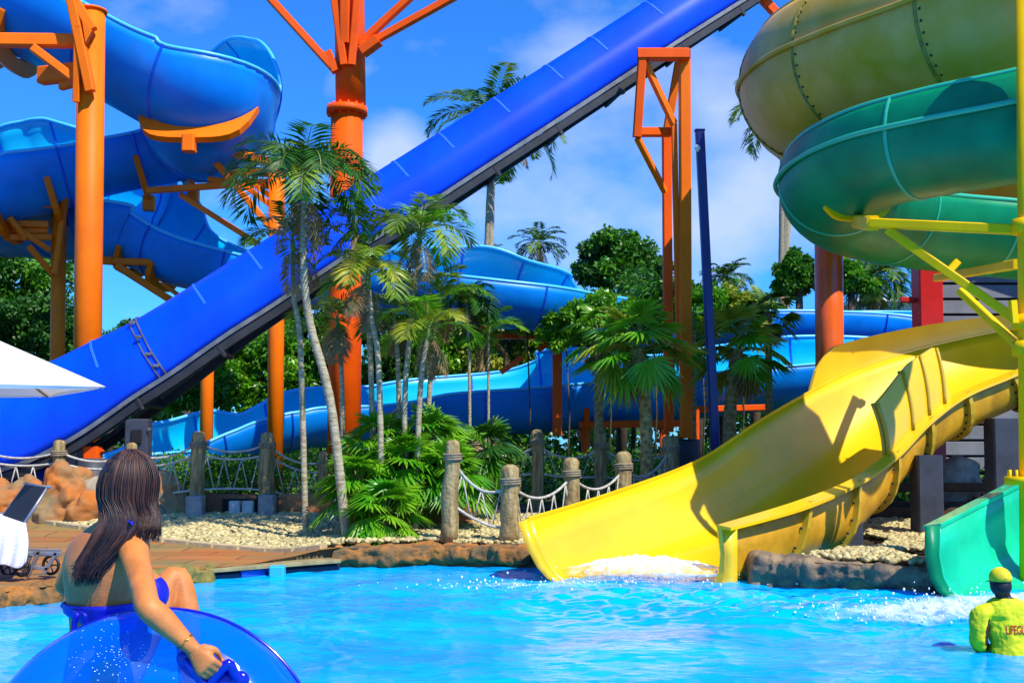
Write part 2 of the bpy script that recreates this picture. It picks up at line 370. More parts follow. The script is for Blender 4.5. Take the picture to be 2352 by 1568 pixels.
GROUND = mat('garden_ground', (.03, .05, .012), .95, 0, 1.2, .5, 14, col2=(.085, .075, .03))
gzf = lambda X, Y: gz(X, Y) + .05*(vnoise(X*.8, Y*.8)-.5)*sstep(20, 24, Y) - .03
grid('ground', -60, 60, 10, 90, 241, 161, gzf, GROUND, kind='structure', keep=lambda x, y: (y > rimy(x)+.2) & ~((x > -16) & (x < 14) & (y < 24)))
grid('garden_ground', -16, 14, 10, 24, 301, 141, gzf, SOIL, kind='structure', keep=lambda x, y: y > rimy(x)+.05)
grid('far_ground', -900, 900, 88, 2400, 12, 12, lambda X, Y: 0*X+.36, GROUND, kind='structure')
grid('near_ground', -900, -58, -200, 92, 8, 8, lambda X, Y: 0*X+.3, GROUND, kind='structure')
grid('side_ground', 58, 900, -200, 92, 8, 8, lambda X, Y: 0*X+.3, GROUND, kind='structure')
def deckline(x): return np.interp(x, [-12, -9.2, -5.5, -2.6, -2.2], [21.5, 20.3, 17.6, 15.9, 15.6])
grid('pool_deck', -14, -2.2, 9.2, 22, 240, 260, lambda X, Y: gz(X, Y) + .004 + .012*vnoise(X*2, Y*5), DECK, kind='structure', keep=lambda x, y: (y > rimy(x)-.02) & (y < deckline(x)))
# pale stone kerb strip between the deck and the pebbles
mb = MB(); pts = [(-12, 21.5), (-9.2, 20.3), (-5.5, 17.6), (-2.7, 15.95)]
for a, b2 in zip(pts[:-1], pts[1:]):
    for k in range(6):
        u0 = k/6 + .008; u1 = (k+1)/6 - .008
        p0 = V((a[0]+(b2[0]-a[0])*u0, a[1]+(b2[1]-a[1])*u0, 0)); p1 = V((a[0]+(b2[0]-a[0])*u1, a[1]+(b2[1]-a[1])*u1, 0))
        p0.z = float(gz(p0.x, p0.y)) + .03; p1.z = float(gz(p1.x, p1.y)) + .03
        mb.beam(p0, p1, .16, .09)
tag(mb.build('kerb_strip', mat('cream_stone', (.52, .4, .2), .8, .2, 5, .3, 30)), kind='structure')

# river pebbles
def pebble_area(n, sampler, seed, name, smin=.028, smax=.062):
    r = np.random.RandomState(seed)
    bm = bmesh.new(); bmesh.ops.create_icosphere(bm, subdivisions=1, radius=1); base = np.array([v.co[:] for v in bm.verts]); fc = np.array([[v.index for v in f.verts] for f in bm.faces]); bm.free()
    X, Y = sampler(n, r); n = len(X)
    sc = r.uniform(smin, smax, (n, 1)) * np.stack([r.uniform(.8, 1.4, n), r.uniform(.8, 1.3, n), r.uniform(.5, .8, n)], 1)
    a = r.uniform(0, 6.28, n); vv = base[None] * sc[:, None, :]
    tilt = r.uniform(-.5, .5, n); y2 = vv[:, :, 1]*np.cos(tilt)[:, None] - vv[:, :, 2]*np.sin(tilt)[:, None]; z2 = vv[:, :, 1]*np.sin(tilt)[:, None] + vv[:, :, 2]*np.cos(tilt)[:, None]
    x3 = vv[:, :, 0]*np.cos(a)[:, None] - y2*np.sin(a)[:, None]; y3 = vv[:, :, 0]*np.sin(a)[:, None] + y2*np.cos(a)[:, None]
    zz = gz(X, Y) + .008 + r.uniform(0, .035, n) + .05*vnoise(X*1.5, Y*1.5)
    v = np.stack([x3 + X[:, None], y3 + Y[:, None], z2 + zz[:, None]], 2).reshape(-1, 3)
    f = (fc[None] + 12*np.arange(n)[:, None, None]).reshape(-1, 3)
    return npmesh(name, v, f, PEBL, None, True)
def samp_left(n, r):
    X = r.uniform(-10.5, 1.6, n*2); Y = r.uniform(15.9, 22.5, n*2)
    k = (Y > np.maximum(deckline(X)+.05, rimy(X)+.4)) & (trench(X, Y) > 1.5) & (Y < 20.6 + .08*X*0 + .6*vnoise(X, X*0)) ; return X[k], Y[k]
def samp_right(n, r):
    X = r.uniform(1.8, 8, n*2); Y = r.uniform(12, 19.5, n*2); k = (Y > rimy(X)+.4) & (trench(X, Y) > 1.55) & ~((X > 5.0) & (Y < 14.8)); return X[k], Y[k]
tag(pebble_area(13500, samp_left, 1, 'pebbles'), 'pale cream river pebbles spread between deck and rope fence', 'pebbles', kind='stuff')
tag(pebble_area(9000, samp_right, 2, 'pebbles'), 'pale river pebbles under and beside the yellow slide', 'pebbles', kind='stuff')

# ---- rock coping of the pool
def coping(xs0, xs1, top, wid, name, label, m, seed, hbot=-.25, off=.18):
    mb = MB(); r = random.Random(seed); n = max(8, int((xs1-xs0)/.13))
    pts = []; 
    for i in range(n+1):
        x = xs0 + (xs1-xs0)*i/n; y = float(rimy(x)) + off
        zt = top[0] + (top[1]-top[0])*i/n
        h = zt-hbot
        w9 = .02*math.sin(i*.37+seed) + r.uniform(-.012, .012)
        mb.box((x, y + w9, zt - .13 + .3*w9), (.2, wid, .25), bev=.09)
        mb.box((x, y+.07 + w9, hbot + h*.35), (.2, wid*.85, h*.8), bev=.08)
    o = remesh(mb, name, m, None, .028, 4, .11, 5., seed); tag(o, label, 'rock coping'); return o
coping(-9, -4.75, (.22, .2), .5, 'rock_coping', 'ochre rock edge of the pool below the lounger, left of the woman', COPE, 1)
coping(-4.6, -3.95, (.24, .2), .5, 'rock_coping', 'mossy ochre rock block between the woman and the deck step', mat('mossy_rock', (.3, .2, .03), .85, 0, 4, .9, 10, col2=(.14, .13, .03)), 2)
coping(-2.5, .15, (.3, .33), .5, 'rock_coping', 'orange brown rock edge of the pool below the two leaning posts', COPE, 3)
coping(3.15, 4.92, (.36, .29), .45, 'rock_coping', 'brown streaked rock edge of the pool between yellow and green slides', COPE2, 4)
# deck slab edge between rocks and the skimmer mouth
mb = MB(); 
a = V((-3.98, 14.35, .13)); b2 = V((-2.5, 15.6, .13))
mb.beam(a, b2, .34, .05); tag(mb.build('deck_edge', mat('deck_edge_stone', (.3, .24, .1), .8, .3, 4, .3, 20)), kind='structure')
mb = MB(); mb.beam(a+V((-.02, .06, -.17)), b2+V((-.02, .06, -.17)), .3, .26); tag(mb.build('pool_wall', mat('deck_gap_shade', (.004, .01, .05), .4)), kind='structure')  # dark strip painted as the shade in the gap under the deck
e = empty('pool_skimmer', P(628, 1318, 14.7), 'pale blue plastic skimmer box in the pool edge under the deck', 'skimmer')
mb = MB(); mb.box(P(637, 1312, 14.75), (.2, .16, .16)); mb.build('housing', LBPLASTIC, e)
mb = MB(); mb.box(P(585, 1316, 14.72), (.42, .06, .11), .8); mb.build('weir_flap', mat('mid_blue_plastic', (.01, .08, .5), .4), e)

# ------------------------------------------------------------------ steel helpers
def Gp(px, D): 
    p = P(px, 1030, D); return V((p.x, p.y, float(gz(p.x, p.y))))
def col(mb, px, pyt, D, wpx, n=20, pxb=None, taper=1.0, zb=None):
    top = P(px, pyt, D); bot = V((P(pxb if pxb is not None else px, 1030, D).x, top.y, zb if zb is not None else float(gz(top.x, D)) - .1))
    r = wpx * D / F / 2; mb.tube([bot, bot.lerp(top, .5), top], [r*taper, r*(1+taper)/2, r], n)
def bar(mb, a, b2, wpx, hpx=None):
    D = (a[2]+b2[2])/2; w2 = wpx*D/F; mb.beam(P(*a), P(*b2), w2, (hpx or wpx)*D/F)

# ------------------------------------------------------------------ flumes
def flume(root, keys, n, mats, rimr=.045, joints=1.9, th=.05, rimname='rim', prof=16, name='chute', jw=.07, jmat=None, rmat=None, jh=.045, flare=0., bolts=False):
    """keys: (x,y,z,R,aPlus,aMinus,bank) ; aPlus on the right hand side of travel"""
    K = catmull(keys, n); pts = [V(k[:3]) for k in K]
    inner = []; outer = []; frames = []
    for i, k in enumerate(K):
        t = (pts[min(i+1, n)] - pts[max(i-1, 0)]).normalized(); s = t.cross(V((0, 0, 1))).normalized(); u = s.cross(t).normalized()
        bk = R_(k[6]); s2 = s*math.cos(bk) + u*math.sin(bk); u2 = -s*math.sin(bk) + u*math.cos(bk)
        frames.append((pts[i], s2, u2, k[3], R_(k[4]), R_(k[5]), t))
    def arc(fr, rr, m=prof, a0=None, a1=None):
        p, s, u, R, ap, am, t = fr; a0 = -am if a0 is None else a0; a1 = ap if a1 is None else a1
        return [p + (s*math.sin(a) - u*math.cos(a))*(R*(1+flare*min(1, max(0, (R-1.1)/.2))*max(0, (abs(a)-1.5708)/1.047))+rr) for a in [a0 + (a1-a0)*j/m for j in range(m+1)]]
    mb = MB()
    IN = [arc(f, 0) for f in frames]; OUT = [arc(f, th) for f in frames]
    mb.loft(OUT, False, False, 0); mb.loft(IN, False, False, 1)
    for i in range(n):   # close edges
        for j in (0, prof): mb.add([IN[i][j], IN[i+1][j], OUT[i+1][j], OUT[i][j]], [[0, 1, 2, 3]], 0)
    for i in (0, n):
        for j in range(prof): mb.add([IN[i][j], IN[i][j+1], OUT[i][j+1], OUT[i][j]], [[0, 1, 2, 3]], 0)
    mb.build(name, mats, root)
    for j in (0, prof):
        mb = MB(); mb.tube([(IN[i][j]+OUT[i][j])/2 for i in range(n+1)], rimr, 8); mb.build(rimname, rmat or mats[0], root)
    # joints
    if joints:
        d = 0; last = 0; 
        for i in range(1, n):
            d += (pts[i]-pts[i-1]).length
            if d - last >= joints:
                last = d; f = frames[i]; t = f[6]; mb = MB()
                rings = []
                for off, lo, hi in ((-jw/2, -.012, th+.012), (0, -.02, th+jh), (jw/2, -.012, th+.012)):
                    g = (f[0]+t*off,)+f[1:]; rings.append((arc(g, lo), arc(g, hi)))
                A = [rings[0][0], rings[1][0], rings[2][0], rings[2][1], rings[1][1], rings[0][1]]
                loop = [[A[q][j] for q in range(6)] for j in range(prof+1)]
                mb.loft(loop, True, True, 0, False)
                if bolts:
                    for q in arc((f[0]-t*(jw/2+.05),)+f[1:], th+.005, 30)[1:-1]: mb.ell(q, (.02, .02, .02), n=6, m=4, mi=1)
                mb.build('joint_band', [jmat or mats[0], DKSTEEL], root)
    return frames
def cradle(mb, fr, half=62, drop=.28, thk=.16, off=.08):
    """crescent steel saddle under a flume"""
    p, s, u, R, ap, am, t = fr; m = 14; A = []; B = []
    for j in range(m+1):
        a = R_(-half + 2*half*j/m); q = p + (s*math.sin(a) - u*math.cos(a))*(R+off); A.append(q)
        f = abs(-half + 2*half*j/m)/half; lo = p + s*math.sin(a)*(R+off) - u*(R+off+drop) ; B.append(q.lerp(lo, 1-f**3) if f < .999 else q - u*.04)
    for i in range(m):
        vs = []
        for q in (A[i], A[i+1], B[i+1], B[i]): vs.append(q - t*thk/2)
        for q in (A[i], A[i+1], B[i+1], B[i]): vs.append(q + t*thk/2)
        mb.add(vs, [[0,1,2,3],[7,6,5,4],[0,4,5,1],[3,2,6,7],[0,3,7,4],[1,5,6,2]], 0, False)
    return (B[m//2])
# vertical pool wall under the deck and garden edge
mb = MB(); A = []; Bq = []
for i in range(241):
    x = -9 + 13.93*i/240; y = float(rimy(x)) + .055; A.append(V((x, y, float(gz(x, y)) + .006))); Bq.append(V((x, y, -.95)))
mb.loft([A, Bq], False, False, 0, False); tag(mb.build('pool_wall', mat('wet_stone_wall', (.2, .13, .05), .7, .4, 5, .5, 14)), kind='structure')
# ------------------------------------------------------------------ winding light-blue slide
def nk(px, py, D, R, ap, am, bank=0):          # key given by its near lip
    p = P(px, py, D); return (p.x, p.y + R, p.z, R, ap, am, bank)
def ck(px, py, D, R, ap, am, bank=0):          # key given by its centre
    p = P(px, py, D); return (p.x, p.y, p.z, R, ap, am, bank)
root = empty('winding_slide', P(240, 1050, 29), 'long winding light blue open water slide looping behind the straight blue slide', 'water slide')
kk = [nk(-560, -330, 25, 1.6, 90, 95), nk(-150, -160, 25, 1.6, 90, 95), nk(60, -62, 25, 1.6, 90, 95), nk(240, 33, 25, 1.6, 90, 95), nk(350, 94, 25, 1.6, 92, 95), nk(420, 136, 25.1, 1.6, 94, 92),
      ck(476, 258, 27.6, 1.6, 118, 90), ck(482, 278, 29.0, 1.55, 156, 88), ck(430, 292, 30.4, 1.45, 162, 88), nk(330, 292, 29.2, 1.2, 120, 90), nk(225, 316, 29.0, 1.15, 100, 90), nk(150, 329, 28.8, 1.2, 136, 90), nk(0, 350, 28.2, 1.4, 142, 90), nk(-160, 375, 28, 1.5, 130, 90),
      ck(-290, 400, 30.5, 1.6, 90, 130), ck(-250, 415, 33.2, 1.6, 90, 150), nk(-90, 432, 32, 1.6, 90, 140), nk(100, 440, 31, 1.6, 90, 128), nk(240, 455, 30, 1.5, 90, 138), nk(310, 486, 30, 1.42, 90, 130), nk(385, 530, 30, 1.3, 90, 112), nk(500, 570, 30, 1.12, 90, 108), nk(640, 603, 30, 1.0, 90, 112),
      nk(800, 614, 30, 1.0, 90, 120), nk(940, 622, 30, 1.05, 90, 150), nk(1100, 640, 30, 1.15, 90, 155), nk(1230, 657, 30.4, 1.1, 90, 152), nk(1330, 680, 31.5, 1.1, 92, 150), ck(1372, 700, 33.4, 1.05, 95, 132), ck(1450, 712, 36, 1.1, 90, 95), ck(1620, 722, 37.5, 1.1, 90, 95), ck(1850, 724, 38, 1.15, 90, 100),
      ck(2050, 735, 38.5, 1.2, 90, 110), ck(2230, 765, 38, 1.2, 90, 125), ck(2300, 785, 36.5, 1.2, 92, 130), ck(2230, 805, 35, 1.25, 100, 110), nk(2080, 818, 33.6, 1.25, 122, 90), nk(1870, 836, 33.5, 1.25, 132, 90), nk(1700, 850, 33.4, 1.25, 128, 90), nk(1550, 866, 33.3, 1.3, 122, 90), nk(1450, 872, 33.2, 1.3, 126, 90), nk(1360, 879, 33.1, 1.3, 134, 90),
      nk(1250, 888, 33, 1.3, 134, 90), nk(1190, 893, 33, 1.3, 118, 90), nk(1000, 906, 32.6, 1.25, 116, 90), nk(860, 930, 32, 1.15, 122, 90), nk(700, 937, 31.5, 1.1, 126, 90), nk(620, 948, 31, 1.1, 110, 90), nk(560, 962, 30.6, 1.1, 100, 90), nk(490, 984, 30.2, 1.05, 122, 88), nk(400, 1014, 29.6, 1.0, 126, 85), nk(345, 1030, 29, 1.0, 122, 85), nk(290, 1040, 28.6, 1.0, 98, 88), nk(225, 1050, 28.2, .9, 90, 90)]
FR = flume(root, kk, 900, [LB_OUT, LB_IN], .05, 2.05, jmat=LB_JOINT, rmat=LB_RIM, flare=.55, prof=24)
def frame_near(px, py, lo=0, hi=1):
    """sweep frame whose centre projects nearest to a photo position"""
    best = None
    for i in range(int(lo*len(FR)), int(hi*len(FR))):
        p = FR[i][0]; D = p.y; q = P(px, py, D); d = (q-p).length*F/D
        if best is None or d < best[0]: best = (d, i)
    return FR[best[1]]

# ------------------------------------------------------------------ orange supports of the winding slide
def support(name, base, label, group='orange steel columns carrying the slides', cat='steel column'):
    return empty(name, base, label, cat, group)
def frame_bottom(px, py, lo=0, hi=1):
    best = None
    for i in range(int(lo*len(FR)), int(hi*len(FR))):
        p = FR[i][0] - FR[i][2]*(FR[i][3]+.25); q = P(px, py, p.y); d = (q-p).length*F/p.y
        if best is None or d < best[0]: best = (d, i)
    return FR[best[1]]
def cr_part(root, fr, m=ORANGE, **k):
    mb = MB(); q = cradle(mb, fr, **k); mb.build('cradle', m, root); return q
# A: thick column at the left
e = support('support_column', Gp(202, 24), 'thickest orange column on the left, in front of the upper light blue loop')
mb = MB(); col(mb, 210, 28, 24, 62, 28, 200); mb.build('column', ORANGE, e)
mb = MB(); mb.tube([P(210, 28, 24), P(210, 24, 24)], .34, 28); mb.build('cap_plate', ORANGE, e)
mb = MB(); bar(mb, (-120, 92, 23.6), (178, 95, 24), 26, 30); mb.build('arm', ORANGE, e)
mb = MB(); bar(mb, (75, 110, 23.6), (168, 180, 23.8), 20, 20); mb.build('brace', ORANGE, e)
mb = MB(); bar(mb, (162, -10, 23.5), (208, 210, 23.6), 22, 22); mb.build('brace', ORANGE, e)
mb = MB(); bar(mb, (158, -20, 23.5), (212, 70, 23.6), 24, 24); mb.build('brace', ORANGE, e)
mb = MB(); bar(mb, (180, 60, 23.5), (176, 235, 23.7), 16, 16); mb.build('brace', ORANGE, e)
mb = MB()
a = P(212, 70, 23.45); b2 = P(196, 98, 23.45); c2 = P(188, 45, 23.45)
mb.add([a, b2, c2, a+V((0, .12, 0)), b2+V((0, .12, 0)), c2+V((0, .12, 0))], [[0,1,2],[5,4,3],[0,3,4,1],[1,4,5,2],[2,5,3,0]]); mb.build('gusset', ORANGE, e)
mb = MB(); cradle(mb, frame_near(40, -60, 0, .2), 60, .5, .2); mb.build('cradle', ORANGE, e)
mb = MB(); cradle(mb, frame_near(110, -20, 0, .2), 55, .35, .2); mb.build('cradle', ORANGE, e)
mb = MB(); bar(mb, (95, 175, 24.6), (180, 165, 24.2), 28, 40); mb.build('bracket', ORANGE, e)
mb = MB(); bar(mb, (140, 195, 24.4), (178, 185, 24.2), 16, 26); mb.build('bracket', ORANGE, e)
# B: slimmer column far left
e = support('support_column', Gp(132, 30), 'slim orange column at far left standing behind the thickest one')
mb = MB(); col(mb, 136, 462, 30, 33, 22, 131); mb.build('column', ORANGE, e)
for a, b2, wd in [((-60, 512, 29.2), (112, 516, 29.7), 16), ((10, 545, 29.2), (118, 545, 29.7), 14), ((66, 565, 29.4), (120, 628, 29.8), 12), ((150, 455, 29.4), (127, 630, 29.6), 13), ((40, 525, 29.2), (115, 575, 29.6), 12), ((-20, 530, 29.4), (110, 530, 29.8), 13), ((20, 500, 29.0), (60, 548, 29.3), 14), ((100, 470, 29.3), (150, 470, 29.6), 16)]:
    mb = MB(); bar(mb, a, b2, wd); mb.build('brace', ORANGE, e)
cr_part(e, frame_bottom(130, 470, .2, .36), half=60, drop=.35)
cr_part(e, frame_bottom(20, 500, .2, .46), half=60, drop=.4)
# C: column beside the palm
e = support('support_column', Gp(634, 27), 'orange column left of the tall areca palm, with two arms reaching left')
mb = MB(); col(mb, 636, 372, 27, 37, 24, 633); mb.build('column', ORANGE, e)
for a, b2, wd in [((405, 320, 26.9), (628, 374, 27), 18), ((340, 438, 28), (618, 418, 27.2), 14), ((480, 355, 27), (628, 530, 27), 15), ((415, 448, 28), (612, 572, 27.2), 12), ((450, 393, 28), (618, 398, 27.3), 16), ((560, 425, 27.2), (620, 470, 27), 12), ((555, 352, 27), (622, 372, 27), 16), ((545, 395, 27.4), (620, 450, 27.1), 11), ((480, 412, 27.6), (618, 428, 27.2), 12)]:
    mb = MB(); bar(mb, a, b2, wd); mb.build('arm' if abs(a[1]-b2[1]) < 60 else 'brace', ORANGE, e)
q = cr_part(e, frame_bottom(440, 298, .08, .25), half=60, drop=.4)
mb = MB(); mb.beam(q+V((0,0,.1)), q-V((0, 0, .28)), .3, .3); mb.build('bracket', ORANGE, e)
q = cr_part(e, frame_bottom(352, 425, .18, .36), half=62, drop=.35)
mb = MB(); mb.beam(q+V((0,0,.1)), q-V((0, 0, .3)), .3, .3); mb.build('bracket', ORANGE, e)
q = cr_part(e, frame_bottom(430, 398, .14, .34), half=62, drop=.35)
mb = MB(); mb.beam(q+V((0,0,.1)), q-V((0, 0, .3)), .3, .3); mb.build('bracket', ORANGE, e)
# D: shorter column
e = support('support_column', Gp(476, 31), 'short orange column seen above and below the straight blue slide')
mb = MB(); col(mb, 479, 590, 31, 30, 22, 474); mb.build('column', ORANGE, e)
for a, b2, wd in [((258, 600, 30), (468, 605, 31), 15), ((265, 608, 30), (428, 712, 31), 15), ((345, 640, 31), (464, 645, 31.2), 10), ((372, 650, 31), (470, 722, 31), 10), ((235, 598, 30.2), (262, 600, 30), 18)]:
    mb = MB(); bar(mb, a, b2, wd); mb.build('arm' if abs(a[1]-b2[1]) < 20 else 'brace', ORANGE, e)
cr_part(e, frame_bottom(255, 600, .36, .55), half=50, drop=.2); cr_part(e, frame_bottom(375, 632, .36, .58), half=50, drop=.2)
# E: the mast
e = support('support_mast', Gp(795, 28), 'tallest thick orange mast rising out of frame with branching braces at its top', group='orange steel columns carrying the slides')
mb = MB(); col(mb, 797, 258, 28, 74, 32, 790, 1.04); mb.build('column', REDOR, e)
mb = MB(); col(mb, 800, -160, 28, 70, 32, zb=P(800, 254, 28).z); mb.build('column', REDOR, e)
mb = MB(); p = P(797, 256, 28); mb.tube([p-V((0, 0, .09)), p+V((0, 0, .09))], 84*28/F/2*1.13, 32)
for k in range(14): a = k*2*math.pi/14; mb.tube([p+V((math.cos(a)*.47, math.sin(a)*.47, -.15)), p+V((math.cos(a)*.47, math.sin(a)*.47, .15))], .03, 6)
mb.build('flange', REDOR, e)
for a, b2, wd in [((612, -12, 27.4), (768, 160, 27.6), 17), ((952, -15, 27.4), (828, 100, 27.6), 17), ((1052, -12, 27.2), (835, 108, 27.5), 17), ((792, -60, 27.3), (792, 100, 27.5), 22), ((760, -60, 27.4), (790, 150, 27.5), 18), ((826, -60, 27.4), (808, 150, 27.5), 18)]:
    mb = MB(); bar(mb, a, b2, wd); mb.build('brace', REDOR, e)
for a, b2, wd in [((832, 120, 27.5), (870, 92, 27.4), 26), ((752, 120, 27.6), (772, 165, 27.6), 20)]:
    mb = MB(); bar(mb, a, b2, wd); mb.build('gusset', REDOR, e)
# low red cradles behind the fence
e = support('support_trestle', Gp(1400, 33), 'low red trestle with a crescent saddle under the lowest light blue run', cat='trestle')
cr_part(e, frame_near(1330, 885, .75, .9), REDOR, half=58, drop=.35)
cr_part(e, frame_near(1560, 866, .7, .9), REDOR, half=40, drop=.3)
for a, b2, wd in [((1330, 975, 33.5), (1560, 972, 33.5), 16), ((1590, 940, 33.5), (1770, 935, 33.5), 14), ((1597, 935, 33), (1597, 1060, 33), 16)]:
    mb = MB(); bar(mb, a, b2, wd); mb.build('beam', REDOR, e)
for px in (1345, 1525): mb = MB(); col(mb, px, 980, 33.5, 20); mb.build('post', REDOR, e)
e = support('support_trestle', Gp(1260, 32), 'red trestle with diagonal strut showing through the bushes below the middle blue curve', cat='trestle')
for a, b2, wd in [((1120, 772, 32), (1285, 772, 32), 13), ((1235, 805, 32), (1290, 768, 32), 12), ((1280, 745, 32), (1280, 1000, 32), 22), ((1150, 855, 32), (1200, 820, 32), 12), ((1080, 712, 32), (1200, 715, 32), 16)]:
    mb = MB(); bar(mb, a, b2, wd); mb.build('beam', REDOR, e)
cr_part(e, frame_near(1290, 668, .4, .6), REDOR, half=55, drop=.2); cr_part(e, frame_near(1120, 642, .4, .6), REDOR, half=55, drop=.2)
# G: column right
e = support('support_column', Gp(1903, 24), 'thick orange red column between the green loop and the yellow slide')
mb = MB(); col(mb, 1902, 380, 24, 64, 28, 1906); mb.build('column', mat('orange_red_paint', (.9, .13, .002), .38, .18, 1.3, coat=.3), e)
mb = MB(); bar(mb, (1735, -20, 24), (1800, 50, 24), 20); mb.build('brace', REDOR, e)

# ------------------------------------------------------------------ straight royal-blue slide
e = empty('straight_slide', P(60, 1100, 18), 'straight royal blue covered speed slide running from upper right down to lower left', 'water slide')
def rk(px, py, D, s): p = P(px, py, D); return (p.x, p.y, p.z, s)
rkeys = [rk(-420, 985, 21.6, .86), rk(-180, 985, 21.5, .86), rk(20, 968, 21.5, .85), rk(140, 925, 21.5, .79), rk(250, 862, 21.5, .71), rk(360, 796, 21.5, .63), rk(500, 702, 21.6, .575), rk(640, 612, 21.8, .56), rk(780, 522, 22.0, .545),
         rk(900, 449, 22.2, .54), rk(1130, 301, 22.6, .53), rk(1360, 153, 23.1, .52), rk(1600, -2, 23.7, .52), rk(1850, -160, 24.6, .52)]
RK = catmull(rkeys, 150); rp = [V(k[:3]) for k in RK]
def rframe(i):
    t = (rp[min(i+1, 150)]-rp[max(i-1, 0)]).normalized(); s = t.cross(V((0, 0, 1))).normalized(); return rp[i], s, s.cross(t).normalized(), RK[i][3], t
prof = [(.98, -1.05), (1.04, -.9), (1.08, -.45), (1.07, -.12), (.96, .1), (.6, .74), (.36, .98), (0, 1.06)]
prof = prof + [(-x, y) for x, y in prof[-2::-1]]
def rring(i, g=1.0, off=0, pr=prof): p, s, u, k, t = rframe(i); return [p + t*off + s*x*k*g + u*y*k*g for x, y in pr]
mb = MB(); mb.loft([rring(i) for i in range(151)], True, True, 0); mb.build('covered_chute', ROYAL, e)
for px, py in [(1480, 8), (1355, 88), (1240, 165), (1122, 240), (1010, 317), (900, 390), (570, 612), (452, 692), (215, 850), (96, 910)]:
    i = min(range(151), key=lambda i: abs((P(px, py, rp[i].y) - (rframe(i)[0] + rframe(i)[2]*rframe(i)[3])).x))
    mb = MB(); up = prof[4:-4]
    mb.loft([rring(i, 1.0, -.03, up), rring(i, 1.025, -.018, up), rring(i, 1.025, .018, up), rring(i, 1.0, .03, up)], False, False, 0, False); mb.build('joint_band', ROYALR, e)
# clamp strap
i = min(range(151), key=lambda i: abs((P(352, 782, rp[i].y) - rp[i]).x)); mb = MB()
for off in (-.07, .07): mb.loft([rring(i, 1.01, off-.014), rring(i, 1.05, off-.012), rring(i, 1.05, off+.012), rring(i, 1.01, off+.014)], False, False, 0, False)
p, s, u, k, t = rframe(i)
for x, y in [(1.06, -.3), (.97, .3), (.6, .85), (1.08, -.7)]: mb.box(p+s*x*k*1.04+u*y*k*1.04, (.12, .05, .06), bev=.01)
mb.build('clamp_strap', GREYST, e)
# rails and cross ties under it
for sx, dz, wd, hh, m, nm in [(1.0, -1.16, .1, .08, GREYST, 'side_rail'), (-1.0, -1.16, .1, .08, GREYST, 'side_rail'), (.9, -1.4, .14, .15, DKSTEEL, 'lower_rail'), (-.9, -1.4, .14, .15, DKSTEEL, 'lower_rail')]:
    mb = MB(); rings = []
    for i in range(0, 151, 2):
        p, s, u, k, t = rframe(i); c0 = p + s*sx*k + u*(dz+1.05)*min(k, .6) - u*1.05*k
        rings.append([c0 + s*x*wd/2 + u*y*hh/2 for x, y in ((-1, -1), (1, -1), (1, 1), (-1, 1))])
    mb.loft(rings, True, True, 0, False); mb.build(nm, m, e)
d = 0; last = 0
for i in range(1, 150):
    d += (rp[i]-rp[i-1]).length
    if d-last > 1.55:
        last = d; p, s, u, k, t = rframe(i); mb = MB()
        kk_ = min(k, .62); mb.beam(p - s*1.0*k - u*1.38*kk_, p + s*1.02*k - u*1.38*kk_, .1, .28, up=u); mb.beam(p + s*.98*k - u*1.3*kk_, p + s*.98*k - u*1.72*kk_, .07, .07, up=t); mb.build('cross_tie', DKSTEEL, e)
# bottom housing of the run-out at the left edge
mb = MB(); p = P(112, 1070, 21.2); mb.box((p.x-3, 21.9, .75), (6, 1.4, 1.5), bev=.1); mb.build('base_skirt', ROYAL, e)
for px in (250, 480): pass
# grey cabinet on the slide frame
e = empty('electrical_cabinet', Gp(318, 20.9), 'slate grey cabinet with a dark window under the straight blue slide, above the woman', 'cabinet')
p = P(318, 1010, 21); mb = MB(); mb.box(p, (.44, .3, .8), bev=.02); mb.build('cabinet_body', GPAINT, e)
mb = MB(); q = P(313, 1002, 20.82); mb.box(q, (.2, .03, .26), bev=.01); mb.build('window', GAP, e)
mb = MB(); q = P(343, 985, 20.82); mb.box(q, (.07, .02, .05)); mb.build('label_plate', GREYST, e)
mb = MB(); mb.beam((p.x, p.y, float(gz(p.x, p.y))-.05), (p.x, p.y, p.z-.3), .14, .14); mb.build('post', GPAINT, e)
# foot of the straight slide
e = empty('support_footing', Gp(215, 21), 'dark footing with orange red foot bracket under the low end of straight slide', 'footing')
mb = MB(); q = Gp(213, 21); mb.tube([q-V((0, 0, .1)), (q.x, q.y, P(213, 1052, 21).z)], .27, 24); mb.build('pedestal', GPAINT, e)
mb = MB(); mb.beam(P(213, 1052, 21), P(213, 1025, 21), .3, .3); mb.beam(P(200, 1052, 21), P(235, 1030, 21), .12, .12); mb.build('foot_bracket', REDOR, e)
e = empty('concrete_pier', Gp(140, 21), 'grey concrete pier at the low left end of straight slide', 'pier')
mb = MB(); q = P(155, 1012, 21.2); mb.box((q.x, q.y, (q.z+.3)/2), (.55, .5, q.z-.3), bev=.04); mb.build('block', CONC, e)

